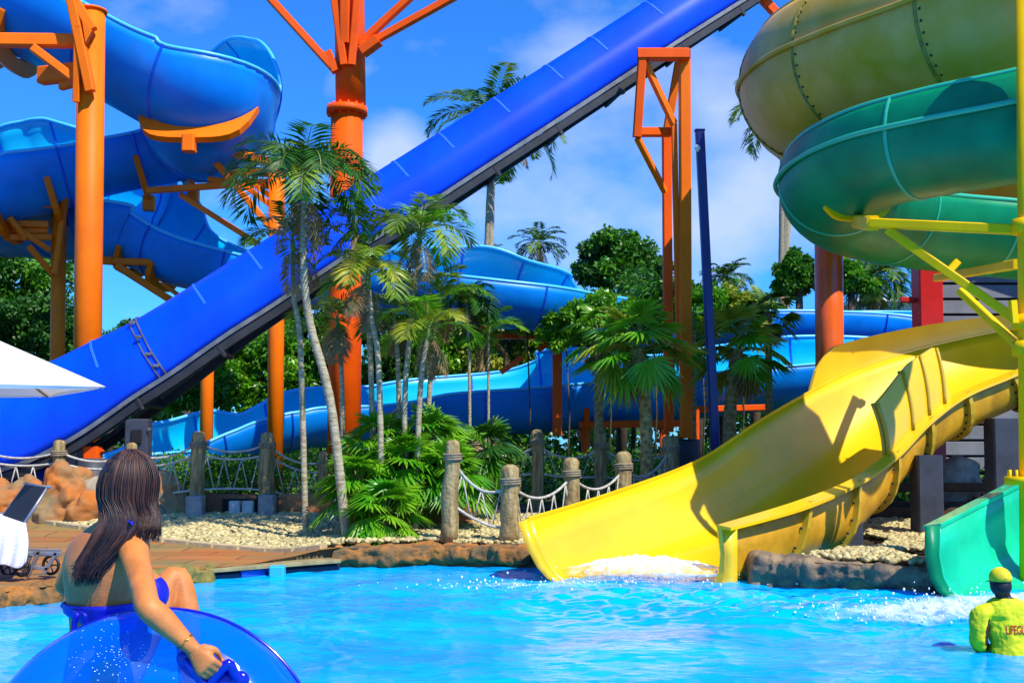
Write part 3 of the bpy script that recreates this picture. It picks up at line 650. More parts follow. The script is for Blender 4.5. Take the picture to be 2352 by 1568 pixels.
# ------------------------------------------------------------------ truss frame F
e = support('truss_frame', Gp(1570, 23), 'orange truss frame under the upper part of straight slide, on a round grey pedestal', cat='truss frame')
for a, b2, wd, nm in [((1464, 126, 22.2), (1582, 126, 22.2), 26, 'top_beam'), ((1475, 135, 22.2), (1463, 315, 22.4), 20, 'post'), ((1572, 138, 22.4), (1576, 1003, 22.6), 26, 'post'), ((1531, 300, 23.4), (1536, 992, 23.4), 21, 'post'),
                      ((1462, 304, 22.4), (1540, 304, 22.8), 20, 'crossbar'), ((1482, 145, 22.3), (1548, 285, 22.5), 15, 'diagonal'), ((1464, 318, 22.4), (1527, 440, 23.2), 13, 'diagonal'), ((1560, 140, 23.2), (1532, 300, 23.4), 19, 'diagonal'), ((1548, 285, 22.5), (1560, 810, 22.8), 13, 'diagonal'), ((1464, 122, 23.8), (1582, 122, 23.8), 22, 'top_beam'), ((1575, 125, 22.2), (1575, 122, 23.8), 22, 'top_beam')]:
    mb = MB(); bar(mb, a, b2, wd); mb.build(nm, ORANGE if nm in ('diagonal',) or a[0] == 1572 else REDOR, e)
mb = MB(); p = P(1574, 1003, 22.6); mb.box(p, (.42, .42, .05)); mb.build('base_plate', ORANGE, e)
mb = MB(); q = P(1572, 1008, 22.8); g = float(gz(q.x, q.y)); r = 35*22.8/F
mb.tube([(q.x, q.y, g-.1), (q.x, q.y, q.z-.05), (q.x, q.y, q.z)], [r, r, r*.94], 30); mb.build('pedestal', GPAINT, e)

# dark blue camera pole
e = empty('camera_pole', Gp(1643, 20), 'leaning dark blue pole with a small white camera near its top', 'pole')
mb = MB(); bar(mb, (1607, 300, 20.4), (1644, 1045, 20.4), 20, 20); mb.build('pole', NAVY, e)
mb = MB(); mb.beam(P(1607, 301, 20.4), P(1607, 299, 20.4), .19, .19); mb.build('pole_cap', NAVY, e)
mb = MB(); p = P(1602, 340, 20.2); mb.ell(p, (.055, .055, .06)); mb.tube([p + V((0, 0, .02)), p + V((.02, .15, .05))], .018, 8); mb.ell(p-V((0, 0, .035)), (.035, .035, .04)); mb.build('camera', mat('white_plastic', (.75, .75, .72), .4), e)

# ------------------------------------------------------------------ yellow raft slide (exit into the pool)
def uloft(root, st, n, m=22, th=.06, mats=(YEL_OUT, YEL_IN), pw=2.6, name='chute', rimr=.05, joints=(), rmat=None, jm=None):
    """st: list of (F lip, B floor, N lip) ; lofts a U-shaped trough through them"""
    K = catmull([tuple(a)+tuple(b)+tuple(c)+(q,) for a, b, c, q in st], n); IN = []; OUT = []
    for k in K:
        Fp, B, Np, q = V(k[0:3]), V(k[3:6]), V(k[6:9]), k[9]; r = []
        for j in range(m+1):
            s = j/m; x = 2*s-1; ax = abs(x)
            base = Fp.lerp(Np, .5+.5*math.copysign(1-(1-ax)**1.45, x)); mid = (Fp+Np)/2
            dip = (1-ax**q)  # floor flatness
            r.append(base + (B-mid)*dip)
        IN.append(r)
    for i, r in enumerate(IN):
        o = []
        t = (IN[min(i+1, n)][m//2]-IN[max(i-1, 0)][m//2]).normalized()
        for j in range(m+1):
            d = (r[min(j+1, m)]-r[max(j-1, 0)]).normalized(); nn = d.cross(t)
            if nn.dot(r[m//2]-(r[0]+r[m])/2) < 0 and j not in (0, m): pass
            o.append(r[j] + nn.normalized()*th)
        if (o[m//2]-r[m//2]).z > 0: o = [r[j]*2-o[j] for j in range(m+1)]
        OUT.append(o)
    mb = MB(); mb.loft(OUT, False, False, 0); mb.loft(IN, False, False, 1)
    for i in range(n):
        for j in (0, m): mb.add([IN[i][j], IN[i+1][j], OUT[i+1][j], OUT[i][j]], [[0,1,2,3]], 1)
    for i in (0, n):
        for j in range(m): mb.add([IN[i][j], IN[i][j+1], OUT[i][j+1], OUT[i][j]], [[0,1,2,3]], 1)
    mb.build(name, list(mats), root)
    for j in (0, m):
        mb = MB(); rings = []
        for i in range(n+1):
            dd = (OUT[i][j]-IN[i][j]).normalized(); up = V((0, 0, 1)); c0 = IN[i][j]
            rings.append([c0 - dd*.01 - up*.03, c0 + dd*.2 - up*.06, c0 + dd*.2 - up*.02, c0 + up*.02, c0 - dd*.01 + up*.01])
        mb.loft(rings, True, True, 0, False); mb.build('rim', rmat or mats[1], root)
    for i in joints:
        t = (IN[min(i+1, n)][m//2]-IN[max(i-1, 0)][m//2]).normalized(); mb = MB(); loops = []
        for j in range(m+1):
            o = OUT[i][j]; dd = (OUT[i][j]-IN[i][j]).normalized(); loops.append([o - t*.04, o - t*.04 + dd*.09, o + t*.04 + dd*.09, o + t*.04])
        mb.loft(loops, True, True, 0, False)
        for j in range(1, m, 1):
            o = OUT[i][j]; dd = (OUT[i][j]-IN[i][j]).normalized()
            mb.ell(o - t*.075 + dd*.02, (.022, .022, .022), n=6, m=4, mi=1)
        mb.build('joint_band', [jm or mats[0], DKSTEEL], root)
    return IN, OUT
e = empty('raft_slide', P(1440, 1330, 15), 'wide yellow open slide pouring into the pool right of the leaning posts', 'water slide')
st = [(P(1214, 1190, 14.5), V((1.6, 14.25, -.12)), P(1648, 1208, 14.0), 5.5),
      (P(1400, 1133, 15.7), V((2.55, 15.2, .0)), P(1832, 1152, 14.9), 4.5),
      (P(1600, 1058, 17.3), V((4.0, 16.5, .30)), P(1955, 1102, 16.1), 3.6),
      (P(1750, 962, 18.5), V((5.1, 17.6, .85)), P(2040, 1040, 16.9), 3.0),
      (P(1872, 893, 19.3), V((6.1, 18.4, 1.45)), P(2110, 968, 17.4), 2.8),
      (P(1990, 838, 20.0), V((7.1, 18.9, 2.0)), P(2195, 908, 17.9), 2.6),
      (P(2150, 790, 20.6), V((8.4, 19.4, 2.5)), P(2290, 868, 18.3), 2.6),
      (P(2352, 750, 21.2), V((10., 19.8, 3.0)), P(2400, 828, 18.6), 2.6),
      (P(2560, 720, 21.6), V((12., 20.2, 3.6)), P(2600, 770, 19.0), 2.6)]
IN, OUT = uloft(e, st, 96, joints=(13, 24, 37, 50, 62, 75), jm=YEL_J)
m_ = 22
# flared lips at the mouth
for side in (0, m_):
    mb = MB(); ring0 = [IN[0][j] for j in (range(0, 7) if side == 0 else range(m_, m_-7, -1))]
    A = ring0; xr = P(1694, 1200, 13.9).x
    B = [q + V((-.14, -.25, -.04))*(1-.5*i/6) for i, q in enumerate(ring0)] if side == 0 else [V((xr, q.y-.08, q.z)) for q in ring0]; B = [V((q.x, q.y, max(q.z, -.2))) for q in B]
    back = [q + V((0, .07, 0)) for q in B]; A2 = [q + V((0, .07, 0)) for q in A]
    mb.loft([[A[i], B[i], back[i], A2[i]] for i in range(7)], True, True, 0, True); mb.build('mouth_flange', YEL_IN, e)
# raised far wall panel and raised near shield
def wallpanel(i0, i1, j, hf, name, th=.05, lean=0):
    mb = MB(); rings = []
    for i in range(i0, i1+1):
        f = (i-i0)/(i1-i0); h = hf(f); b0 = IN[i][j]; inn = (IN[i][m_//2]-b0); inn.z = 0; inn.normalize(); t = (IN[min(i+1, 96)][j]-IN[max(i-1, 0)][j]).normalized()
        ring = []; K2 = 8
        for k in range(K2+1): z = h*k/K2; ring.append(b0 + V((0, 0, z)) + inn*(lean*(k/K2)**2*h))
        ring += [q - inn*th for q in ring[::-1]]
        rings.append(ring)
    mb.loft(rings, True, True, 0, False); mb.build(name, [YEL_IN], e); return rings
wallpanel(47, 96, 0, lambda f: .62*min(1, (f/.10)**.45 if f > 0 else .0)*(1-.8*f)+.02, 'raised_far_wall', lean=.1)
sh = wallpanel(35, 58, m_, lambda f: .95*(min(1, .84+.3*f))*(1 if f < .86 else 1-((f-.86)/.14)**3*.9), 'splash_shield', lean=.22)
for fi in (0, 10, 16, 21):
    r0 = sh[fi]; mb = MB(); mb.tube([q - V((0, .02, 0)) for q in r0[9:18]], .03, 6); mb.tube([q + V((-.02, 0, 0)) for q in r0[0:9]], .03, 6); mb.build('shield_rib', YEL_J, e)
# supports of the yellow slide
for px, D, zt, wd in [(1950, 16.5, .9, .3), (2126, 17.4, 1.6, .4), (2300, 18.3, 2.2, .42)]:
    q = Gp(px, D); s2 = empty('slide_pillar', q, {1950: 'dark pillar under the yellow slide nearest the pool edge', 2126: 'navy square pillar in the pebbles under the yellow slide', 2300: 'navy pillar under the yellow slide nearest the frame edge'}[px], 'pillar', 'dark pillars under the yellow slide')
    mb = MB(); mb.beam((q.x, q.y, q.z-.1), (q.x, q.y, zt), wd, wd, bev=.06); mb.build('shaft', GPAINT, s2)
    mb = MB(); mb.box((q.x, q.y, q.z+.03), (wd+.16, wd+.16, .05)); mb.build('base_plate', GPAINT, s2)

# ------------------------------------------------------------------ green slide exit, green loop, olive loop
e = empty('green_slide_exit', P(2250, 1370, 12.6), 'open green slide end dropping into the pool behind the lifeguard', 'water slide')
st = [(P(2160, 1206, 12.75), V((6.15, 12.2, -.12)), V((7.7, 11.6, .78)), 5.0),
      (P(2250, 1160, 13.4), V((6.9, 13.0, .05)), V((8.4, 12.4, 1.0)), 4.5),
      (P(2352, 1108, 14.2), V((7.8, 13.9, .4)), V((9.2, 13.2, 1.4)), 4.0),
      (P(2460, 1050, 15.0), V((8.7, 14.9, .9)), V((10.1, 14.1, 1.95)), 3.5),
      (P(2560, 990, 15.8), V((9.7, 15.9, 1.5)), V((11, 15, 2.6)), 3.5)]
GI, GO = uloft(e, st, 50, mats=(GRN_OUT, GRN_IN), joints=(22, 38), jm=GRN_J)
mb = MB(); A = [GI[0][j] for j in range(0, 8)]; B = [q + V((-.2, -.12, 0))*(1-.3*i/7) for i, q in enumerate(A)]
mb.loft([[A[i], B[i], B[i]+V((0, .06, 0)), A[i]+V((0, .06, 0))] for i in range(8)], True, True, 0, True); mb.build('mouth_flange', GRN_OUT, e)

e = empty('green_loop', P(2100, 600, 20), 'green spiral slide tube curling in front of the weathered yellow one', 'water slide')
gk = [ck(2520, 222, 14.1, .78, 122, 92), ck(2352, 272, 14.4, .78, 124, 92), ck(2180, 306, 15.0, .79, 124, 92), ck(2030, 340, 15.8, .8, 122, 92), ck(1945, 384, 16.9, .85, 120, 92),
      ck(1926, 428, 18.1, .92, 116, 92), ck(1985, 462, 18.9, .96, 110, 92), ck(2110, 482, 19.8, 1.02, 106, 92), ck(2260, 496, 20.2, 1.06, 104, 92), ck(2420, 512, 20.2, 1.06, 104, 92), ck(2650, 540, 20, 1.0, 104, 92)]
# front run travels right to left: S (right hand) points away, so the outer near wall is aMinus
gk = [(a, b, c, d, f, g, -h) for a, b, c, d, g, f, h in gk]
gk = [(k[0], k[1], k[2], k[3], k[5] if False else k[4], k[5], k[6]) for k in gk]
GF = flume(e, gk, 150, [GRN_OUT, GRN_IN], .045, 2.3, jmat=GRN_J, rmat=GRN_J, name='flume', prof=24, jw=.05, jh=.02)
# the flange line between trough and raised wall
mb = MB(); sgn = 1 if gk[3][4] > gk[3][5] else -1
mb.tube([f[0] + f[1]*sgn*(f[3]+.09) for f in GF], .038, 8); mb.build('side_flange', GRN_J, e)
e = empty('weathered_yellow_loop', P(2000, 380, 20), 'weathered olive yellow spiral slide tube at the top right behind the green one', 'water slide')
ok = [ck(2560, -76, 14.5, 1.2, 92, 136), ck(2400, -20, 14.8, 1.2, 92, 136), ck(2190, 55, 15.8, 1.2, 92, 136), ck(2020, 112, 17.0, 1.24, 92, 136), ck(1900, 165, 18.4, 1.28, 92, 136),
      ck(1880, 208, 20.2, 1.35, 92, 130), ck(1940, 258, 22.2, 1.35, 92, 120), ck(2070, 310, 23.6, 1.4, 92, 112), ck(2230, 362, 24.2, 1.4, 92, 108), ck(2420, 416, 24.2, 1.4, 92, 108), ck(2650, 470, 24, 1.4, 92, 108)]
OF = flume(e, ok, 150, [OLIVE, OLIVE], .045, 2.0, jmat=OLIVE_J, name='flume', prof=24, jw=.05, jh=.03, bolts=True)
mb = MB(); mb.tube([f[0] - f[1]*(f[3]+.09) for f in OF], .04, 8); mb.build('side_flange', OLIVE, e)
# yellow column and arms at the right edge
e = empty('yellow_column', Gp(2362, 13.4), 'bright yellow steel column at right frame edge with arms under the green loop', 'steel column')
mb = MB(); col(mb, 2362, -80, 13.4, 54, 28); mb.build('column', YSTEEL, e)
mb = MB(); p = P(2362, 1103, 13.4); mb.tube([p-V((0, 0, .05)), p+V((0, 0, .05))], .27, 28)
for k in range(12): a = k*math.pi/6; mb.tube([p+V((math.cos(a)*.22, math.sin(a)*.22, 0)), p+V((math.cos(a)*.22, math.sin(a)*.22, .13))], .018, 6)
mb.build('flange', YSTEEL, e)
for a, b2, wd, nm in [((2000, 512, 14.6), (2338, 528, 13.5), 22, 'arm'), ((2040, 528, 14.5), (2345, 742, 13.5), 20, 'brace'), ((2205, 668, 14.4), (2345, 800, 13.6), 17, 'brace'), ((2152, 638, 18.5), (2340, 606, 13.9), 20, 'arm'), ((2325, 690, 13.3), (2330, 742, 13.3), 16, 'brace'), ((2180, 622, 18.3), (2200, 600, 18.3), 16, 'bracket')]:
    mb = MB(); bar(mb, a, b2, wd); mb.build(nm, YSTEEL, e)
gi = min(range(75), key=lambda i: abs(1176+GF[i][0].x/GF[i][0].y*F - 1975)); mb = MB(); cradle(mb, GF[gi], 36, .06, .1, .04); mb.build('cradle', YSTEEL, e)
mb = MB(); mb.beam(GF[gi][0]-GF[gi][2]*(GF[gi][3]+.1), P(2005, 513, 14.6), .16, .2); mb.build('bracket', YSTEEL, e)
for py in (520, 740, 800): 
    mb = MB(); p = P(2360, py, 13.4); mb.tube([p-V((0, 0, .09)), p+V((0, 0, .09))], .175, 24); mb.build('collar', YSTEEL, e)

# ------------------------------------------------------------------ building, rock wall at the right
e = empty('boarded_building', V((14, 26, .4)), 'grey clapboard building behind the yellow slide at the right edge', 'building')
x0 = P(2150, 700, 24).x; x1 = x0+14; mb = MB()
mb.box(((x0+x1)/2, 24.6, 3.4), (x1-x0, 1.0, 6.0), bev=.02); mb.build('wall', GAP, e)
zt = P(2200, 590, 24).z; z = 1.2; mb = MB()
while z < 6.2:
    mb.box(((x0+x1)/2, 24.07, z+.16), (x1-x0-.02, .05, .30), bev=.02, M=Matrix.Rotation(R_(-5), 3, 'X')); z += .345
mb.build('cladding', CLAP, e)
mb = MB(); mb.box(((x0+x1)/2, 24.9, 6.55), (x1-x0+.3, 2, .2)); mb.build('roof', GPAINT, e)
e2 = empty('red_post', Gp(2127, 23), 'wide red square post at the corner of the grey clapboard building', 'post')
mb = MB(); a = P(2127, 560, 23); mb.beam((a.x, a.y, .4), (a.x, a.y, a.z+1.5), 54*23/F, .5, bev=.05); mb.build('post', RED, e2)
mb = MB(); bar(mb, (2068, 688, 23), (2100, 690, 23), 12); mb.build('arm', RED, e2)
mb = MB(); 
for k in range(16):
    r = random.Random(k); mb.ell((7.9 + k*.55 + r.uniform(-.1, .1), 20.6 + r.uniform(-.1, .1), .55+.5*(k % 2)+r.uniform(-.1, .15)), (.5, .28, .42), n=12, m=8)
tag(remesh(mb, 'rock_wall', mat('pale_marbled_rock', (.42, .38, .3), .85, 0, 2.2, .8, 8, col2=(.16, .13, .1)), None, .06, 2, .14, 2.5, 3), 'pale marbled rock wall in the shade under the yellow slide', 'rock wall')
e = empty('timber_edging', V((9, 19.6, .4)), 'dark brown timber edging below the pale rock wall', 'timber')
for k in range(3): mb = MB(); mb.beam((6.2, 19.6+.02*k, .42+k*.0+.12), (12, 19.9, .42+.12), .2, .22) if k == 0 else mb.beam((6.4, 20.0, .42+.34*k-.1), (12, 20.2, .42+.34*k-.1), .16, .16); mb.build('timber', mat('dark_timber', (.07, .035, .015), .9, .3, 4, .4, 20), e)
e = empty('white_roofed_hut', V((30, 80, .4)), 'distant low white roof beyond the light blue slide at right', 'building')
p = P(2050, 705, 60); mb = MB(); mb.box((p.x+2, 60, p.z-2), (9, 4, 4)); mb.build('wall', mat('pale_wall', (.5, .48, .44), .8), e)
mb = MB(); mb.box((p.x+2, 60, p.z+.1), (9.6, 4.6, .2)); mb.build('roof', mat('white_roof', (.7, .7, .68), .7), e)
# ------------------------------------------------------------------ foliage
def rhombs(base, d, side, L, W, droop=0, nseg=1):
    """narrow pointed leaflets: base (n,3), direction d, width direction side"""
    base = np.asarray(base); n = len(base); L = np.broadcast_to(L, (n,))[:, None]; W = np.broadcast_to(W, (n,))[:, None]
    mid = base + d*L*.45; tip = base + d*L; dz = np.zeros((n, 3)); dz[:, 2] = -1
    tip = tip + dz*L*droop; mid = mid + dz*L*droop*.22
    a = mid + side*W/2; b = mid - side*W/2
    v = np.stack([base, a, tip, b], 1).reshape(-1, 3); f = np.arange(4*n).reshape(-1, 4); return v, f
def nrm(a): return a/np.maximum(np.linalg.norm(a, axis=1, keepdims=True), 1e-9)
class LF:
    def __init__(s): s.v = []; s.f = []; s.n = 0; s.m = []
    def add(s, vf, mi=0): v, f = vf; s.v.append(v); s.f.append(f+s.n); s.n += len(v); s.m.append(np.full(len(f), mi))
    def build(s, name, mats, parent=None): return npmesh(name, np.concatenate(s.v), np.concatenate(s.f), mats, parent, False, np.concatenate(s.m))

def frond(lf, r, base, azm, e0, L, bend, nl=34, ll=.32, lw=.03, vshape=.35, mi=0, stem=.4, sw=.012, twist=0):
    """feather palm frond; e0 start elevation, bend total downward curl (radians)"""
    m = nl; t = np.linspace(0, 1, m+1); el = e0 - bend*t**1.35
    ds = L/m; h = np.array([math.cos(azm), math.sin(azm), 0]); dirs = np.stack([np.cos(el)*h[0], np.cos(el)*h[1], np.sin(el)], 1)
    pos = np.concatenate([[[0, 0, 0]], np.cumsum(dirs[:-1]*ds, 0)]) + np.asarray(base)
    sd = np.array([-h[1], h[0], 0.]); up = np.cross(sd[None].repeat(m+1, 0), dirs); up = -up
    up[up[:, 2] < 0] *= -1
    k = t > stem*.45; idx = np.where(k)[0]; tt = (t[idx]-stem*.45)/(1-stem*.45)
    ln = ll*np.sin(np.clip(tt*.86+.14, 0, 1)*math.pi)**.6 + .12*ll
    for sg in (-1, 1):
        j = r.uniform(-.18, .18, (len(idx), 3))
        dd = nrm(sg*sd[None]*1.0 + dirs[idx]*(.45+.5*tt[:, None]) + up[idx]*vshape + j)
        wd = nrm(np.cross(dd, up[idx] + .5*j))
        off = dirs[idx]*ds*r.uniform(-.4, .4, (len(idx), 1))
        lf.add(rhombs(pos[idx]+off, dd, wd, ln*r.uniform(.85, 1.1, len(idx)), lw, .28), mi)
    # rachis
    w0 = sw*(1-.75*t)[:, None]; A = pos + sd*w0; B = pos - sd*w0; Cc = pos - up*w0*1.4
    for P1, P2 in ((A, B), (B, Cc), (Cc, A)):
        v = np.stack([P1[:-1], P2[:-1], P2[1:], P1[1:]], 1).reshape(-1, 3); lf.add((v, np.arange(len(v)).reshape(-1, 4)), 2)
def fanleaf(lf, r, base, azm, el, pl, fr, nb=20, bw=.07, mi=0, droop=.25, spread=2.5):
    """palmate leaf: petiole length pl, blade radius fr"""
    h = np.array([math.cos(azm)*math.cos(el), math.sin(azm)*math.cos(el), math.sin(el)]); base = np.asarray(base)
    tip = base + h*pl; tip[2] -= pl*pl*.08
    sd = np.array([-math.sin(azm), math.cos(azm), 0.]); sd = sd + r.uniform(-.35, .35)*np.array([0, 0, 1]); sd /= np.linalg.norm(sd)
    e2 = el - r.uniform(.2, .8); f2 = np.array([math.cos(azm)*math.cos(e2), math.sin(azm)*math.cos(e2), math.sin(e2)]); nn = np.cross(f2, sd); nn = nn/np.linalg.norm(nn)
    a = np.linspace(-spread/2-.3, spread/2+.3, nb); a = a + r.uniform(-.03, .03, nb)
    d = np.cos(a)[:, None]*f2 + np.sin(a)[:, None]*sd - .12*nn*np.cos(np.arange(nb)*math.pi)[:, None]*.4
    wd = nrm(np.cross(d, nn[None].repeat(nb, 0))); ln = fr*(1-.22*np.abs(a)/2)*r.uniform(.85, 1.08, nb)
    lf.add(rhombs(tip[None].repeat(nb, 0), nrm(d), wd, ln, bw*fr/.6, droop), mi)
    w0 = .012; A = base + sd*w0; B = base - sd*w0; A2 = tip + sd*w0*.6; B2 = tip - sd*w0*.6; nn2 = nn*w0
    v = np.array([A, B, B2, A2, B, base-nn2*1.5, tip-nn2, B2, base-nn2*1.5, A, A2, tip-nn2]); lf.add((v, np.arange(12).reshape(-1, 4)), 2)

def trunk(pts, rads, m, parent, rings=True, n=10):
    mb = MB(); K = catmull([tuple(p)+(q,) for p, q in zip(pts, rads)], 40); mb.tube([k[:3] for k in K], [k[3]*(1+(.07 if rings and i % 2 else 0)) for i, k in enumerate(K)], n); mb.build('trunk', m, parent)

def feather_palm(name, label, crown, base, mid=None, L=3., nf=18, nl=34, ll=.5, lw=.05, tr=(.16, .1), group='palm trees', mats=None, tm=None, e=(1.35, -.25), bend=(1.3, 2.0), seed=1, cat='palm tree', sheath=True, vs=.3, skipaz=None, sw=.02):
    e_ = empty(name, base, label, cat, group); r = np.random.RandomState(seed)
    pts = [V(base)-V((0, 0, .1))] + ([V(q) for q in mid] if mid else []) + [V(crown)]
    k = len(pts); trunk(pts, [tr[0] + (tr[1]-tr[0])*i/(k-1) for i in range(k)], tm or TRUNK, e_)
    if sheath:
        mb = MB(); d = (pts[-1]-pts[-2]).normalized(); mb.tube([pts[-1]-d*L*.16, pts[-1]-d*L*.02, pts[-1]+d*L*.1], [tr[1]*1.05, tr[1]*1.3, tr[1]*.4], 10); mb.build('crownshaft', STEM, e_)
    lf = LF()
    for i in range(nf):
        az_ = i*2.399 + r.uniform(-.3, .3); f = i/(nf-1); e0 = e[0] + (e[1]-e[0])*f + r.uniform(-.12, .12)
        frond(lf, r, V(crown) + V((0, 0, .02)), az_, e0, L*r.uniform(.85, 1.08)*(1-.15*(1-f)), bend[0] + (bend[1]-bend[0])*r.uniform(0, 1), nl, ll, lw, vs, i % 2 if r.uniform() > .3 else 0, sw=sw)
    for i in range(3): frond(lf, r, V(crown) - V((0, 0, .03*L)), r.uniform(0, 6.28), -.5 - .3*i, L*.7, .9, nl, ll*.7, lw*.7, -.2, 3, sw=sw)
    lf.build('crown', (mats or [LEAFP, LEAFD, STEM]) + [DRY], e_); return e_

def W3(px, py, D): return P(px, py, D)
feather_palm('coconut_palm', 'tall coconut palm whose crown shows above and below the straight blue slide', W3(1132, 285, 55), Gp(1115, 55), [W3(1128, 430, 55), W3(1118, 600, 55)], L=4.5, nf=24, nl=50, ll=.95, lw=.1, tr=(.2, .14), seed=3, group='coconut palms in the background', bend=(1.3, 2.2))
feather_palm('coconut_palm', 'small dark coconut palm crown behind the middle light blue curve', W3(1238, 562, 75), Gp(1238, 75), None, L=2.4, nf=22, nl=30, ll=.6, lw=.08, tr=(.2, .15), seed=4, group='coconut palms in the background', mats=[LEAFD, LEAFP, STEM], bend=(1.2, 1.9))
feather_palm('coconut_palm', 'tall palm with a bare thin trunk at the left edge of the green loop', W3(1800, 235, 50), Gp(1795, 50), [W3(1808, 450, 50), W3(1795, 700, 50)], L=3.6, nf=18, nl=40, ll=.8, lw=.08, tr=(.19, .13), seed=5, group='coconut palms in the background')
feather_palm('coconut_palm', 'short bushy palm crown just right of the dark blue pole', W3(1668, 640, 52), Gp(1668, 52), None, L=1.7, nf=18, nl=30, ll=.5, lw=.07, tr=(.2, .15), seed=6, group='coconut palms in the background', mats=[LEAFD, LEAFP, STEM])
feather_palm('coconut_palm', 'full drooping palm left of the red post, beyond the thick orange red column', W3(2015, 640, 50), Gp(2015, 50), None, L=2.0, nf=26, nl=34, ll=.75, lw=.08, tr=(.22, .17), seed=7, group='coconut palms in the background', bend=(1.7, 2.5))
feather_palm('coconut_palm', 'tiny palm crown peeping over the straight blue slide below the sky gap', W3(430, 700, 60), Gp(430, 60), None, L=1.1, nf=16, nl=26, ll=.4, lw=.06, tr=(.15, .1), seed=8, group='coconut palms in the background')
feather_palm('coconut_palm', 'faint grey palm top behind the coconut palm trunk, left of the small dark crown', W3(1128, 590, 80), Gp(1128, 80), None, L=1.6, nf=16, nl=26, ll=.5, lw=.06, tr=(.15, .1), seed=9, group='coconut palms in the background')
# areca palms in the garden
AG = 'slender areca palms in the garden'
def areca(label, cx, cy, D, mid, bx, L, nf, seed, tr=(.05, .035), bend=(1.3, 2.1), ll=.36, lw=.036, nl=42, mats=None, e=(1.45, .3), by=None):
    b = Gp(bx, D); return feather_palm('areca_palm', label, W3(cx, cy, D), b, [W3(x, y, D) for x, y in mid], L=L*.9, nf=nf, nl=nl, ll=ll, lw=lw, tr=tr, group=AG, mats=mats or [LEAFP, LEAF, STEM], e=e, bend=bend, seed=seed, cat='palm tree', sw=.014)
areca('tall curved areca palm with white ringed trunk in front of the orange mast', 700, 430, 17, [(760, 930), (712, 740), (697, 600)], 800, 1.8, 26, 11, (.075, .045), ll=.46, bend=(1.9, 2.8), e=(1.45, .5), mats=[LEAFD, LEAFP, STEM])
areca('areca palm with dark drooping fronds left of the curved one', 672, 560, 18, [(690, 800), (675, 680)], 705, 1.3, 8, 12, (.05, .035), mats=[LEAFD, LEAFP, STEM])
areca('broad crowned areca palm over the straight blue slide, right of the mast', 965, 540, 18, [(930, 920), (945, 740)], 935, 1.35, 12, 13, bend=(1.7, 2.5), mats=[LEAFP, LEAFB, STEM])
areca('areca palm with high crown against the lower blue slide next to orange mast', 815, 520, 18.5, [(850, 800), (835, 650)], 862, 1.05, 10, 14, mats=[LEAF, LEAFP, STEM])
areca('areca palm with yellowish arching fronds right of the orange mast', 845, 640, 17.6, [(870, 850), (855, 740)], 880, 1.3, 11, 15, mats=[LEAFP, LEAFY, STEM], bend=(1.8, 2.6))
areca('dark short areca palm with straight white trunk in front of the middle blue curve', 1072, 700, 20, [(1078, 850)], 1080, .85, 14, 16, (.03, .025), mats=[LEAFD, LEAFD, STEM], bend=(2., 2.8))
areca('thin areca palm right of the dark one, fronds over the lower blue run', 1122, 770, 20.5, [(1122, 900)], 1122, 1.0, 8, 17, (.028, .022), mats=[LEAF, LEAFB, STEM])
areca('areca palm with yellow tinged fronds over the lower blue run', 985, 760, 17.8, [(965, 900)], 955, 1.2, 10, 18, mats=[LEAFB, LEAFY, STEM])
areca('leaning areca palm behind the yellow tinged one, right of the broad crown', 1010, 690, 19, [(990, 850)], 970, 1.1, 8, 19, mats=[LEAFP, LEAF, STEM])
areca('low areca palm between the orange mast and the curved trunk', 775, 740, 19, [(785, 880)], 790, 1.1, 8, 20, mats=[LEAFP, LEAFY, STEM])
areca('small areca palm left of the broad crown with pale stems', 905, 720, 19.3, [(915, 870)], 920, 1.1, 8, 21, mats=[LEAF, LEAFP, STEM])

def fan_palm(name, label, crown, base, L, fr, nf, seed, tr=(.12, .1), group='fan palms', mats=None, mid=None, e=(1.4, -.5), tm=None, cat='palm tree', nb=22, droop=.3):
    e_ = empty(name, base, label, cat, group); r = np.random.RandomState(seed)
    if tr: pts = [V(base)-V((0, 0, .1))]+([V(q) for q in mid] if mid else [])+[V(crown)]; trunk(pts, [tr[0]+(tr[1]-tr[0])*i/(len(pts)-1) for i in range(len(pts))], tm or TRUNKR, e_, n=14)
    lf = LF()
    for i in range(nf):
        f = i/(nf-1); fanleaf(lf, r, V(crown)+V((0, 0, -.1*f)), i*2.399+r.uniform(-.3, .3), e[0]+(e[1]-e[0])*f+r.uniform(-.15, .15), L*r.uniform(.8, 1.15), fr*r.uniform(.85, 1.1), nb, .075, int(r.uniform() > .5), droop)
    for i in range(3 if tr and tr[0] > .06 else 1): fanleaf(lf, r, V(crown)-V((0, 0, .12)), r.uniform(0, 6.28), -1.0, L*.7, fr*.75, nb, .06, 3, droop)
    lf.build('crown', (mats or [LEAFB, LEAF, STEM]) + [DRY], e_); return e_
fan_palm('fan_palm', 'full fan palm with rough brown trunk left of the truss frame', W3(1462, 800, 20), Gp(1487, 20), .66, .66, 30, 31, (.115, .1), mats=[LEAFB, LEAFY, STEM], mid=[W3(1482, 930, 20)], group='fan palms beside the truss frame')
fan_palm('fan_palm', 'fan palm with thick brown trunk right of the dark blue pole', W3(1695, 800, 21.5), Gp(1672, 21.5), .62, .62, 28, 32, (.13, .11), mats=[LEAFB, LEAFY, STEM], mid=[W3(1678, 930, 21.5)], group='fan palms beside the truss frame')
fan_palm('fan_palm', 'smaller fan palm seen behind the big one, over the blue slide end', W3(1375, 770, 23), Gp(1375, 23), .5, .5, 14, 33, (.1, .08), group='fan palms beside the truss frame')
fan_palm('fan_palm', 'fan palm half hidden behind the two posts of the truss frame', W3(1590, 760, 26), Gp(1590, 26), .7, .6, 16, 34, (.1, .08), group='fan palms beside the truss frame')
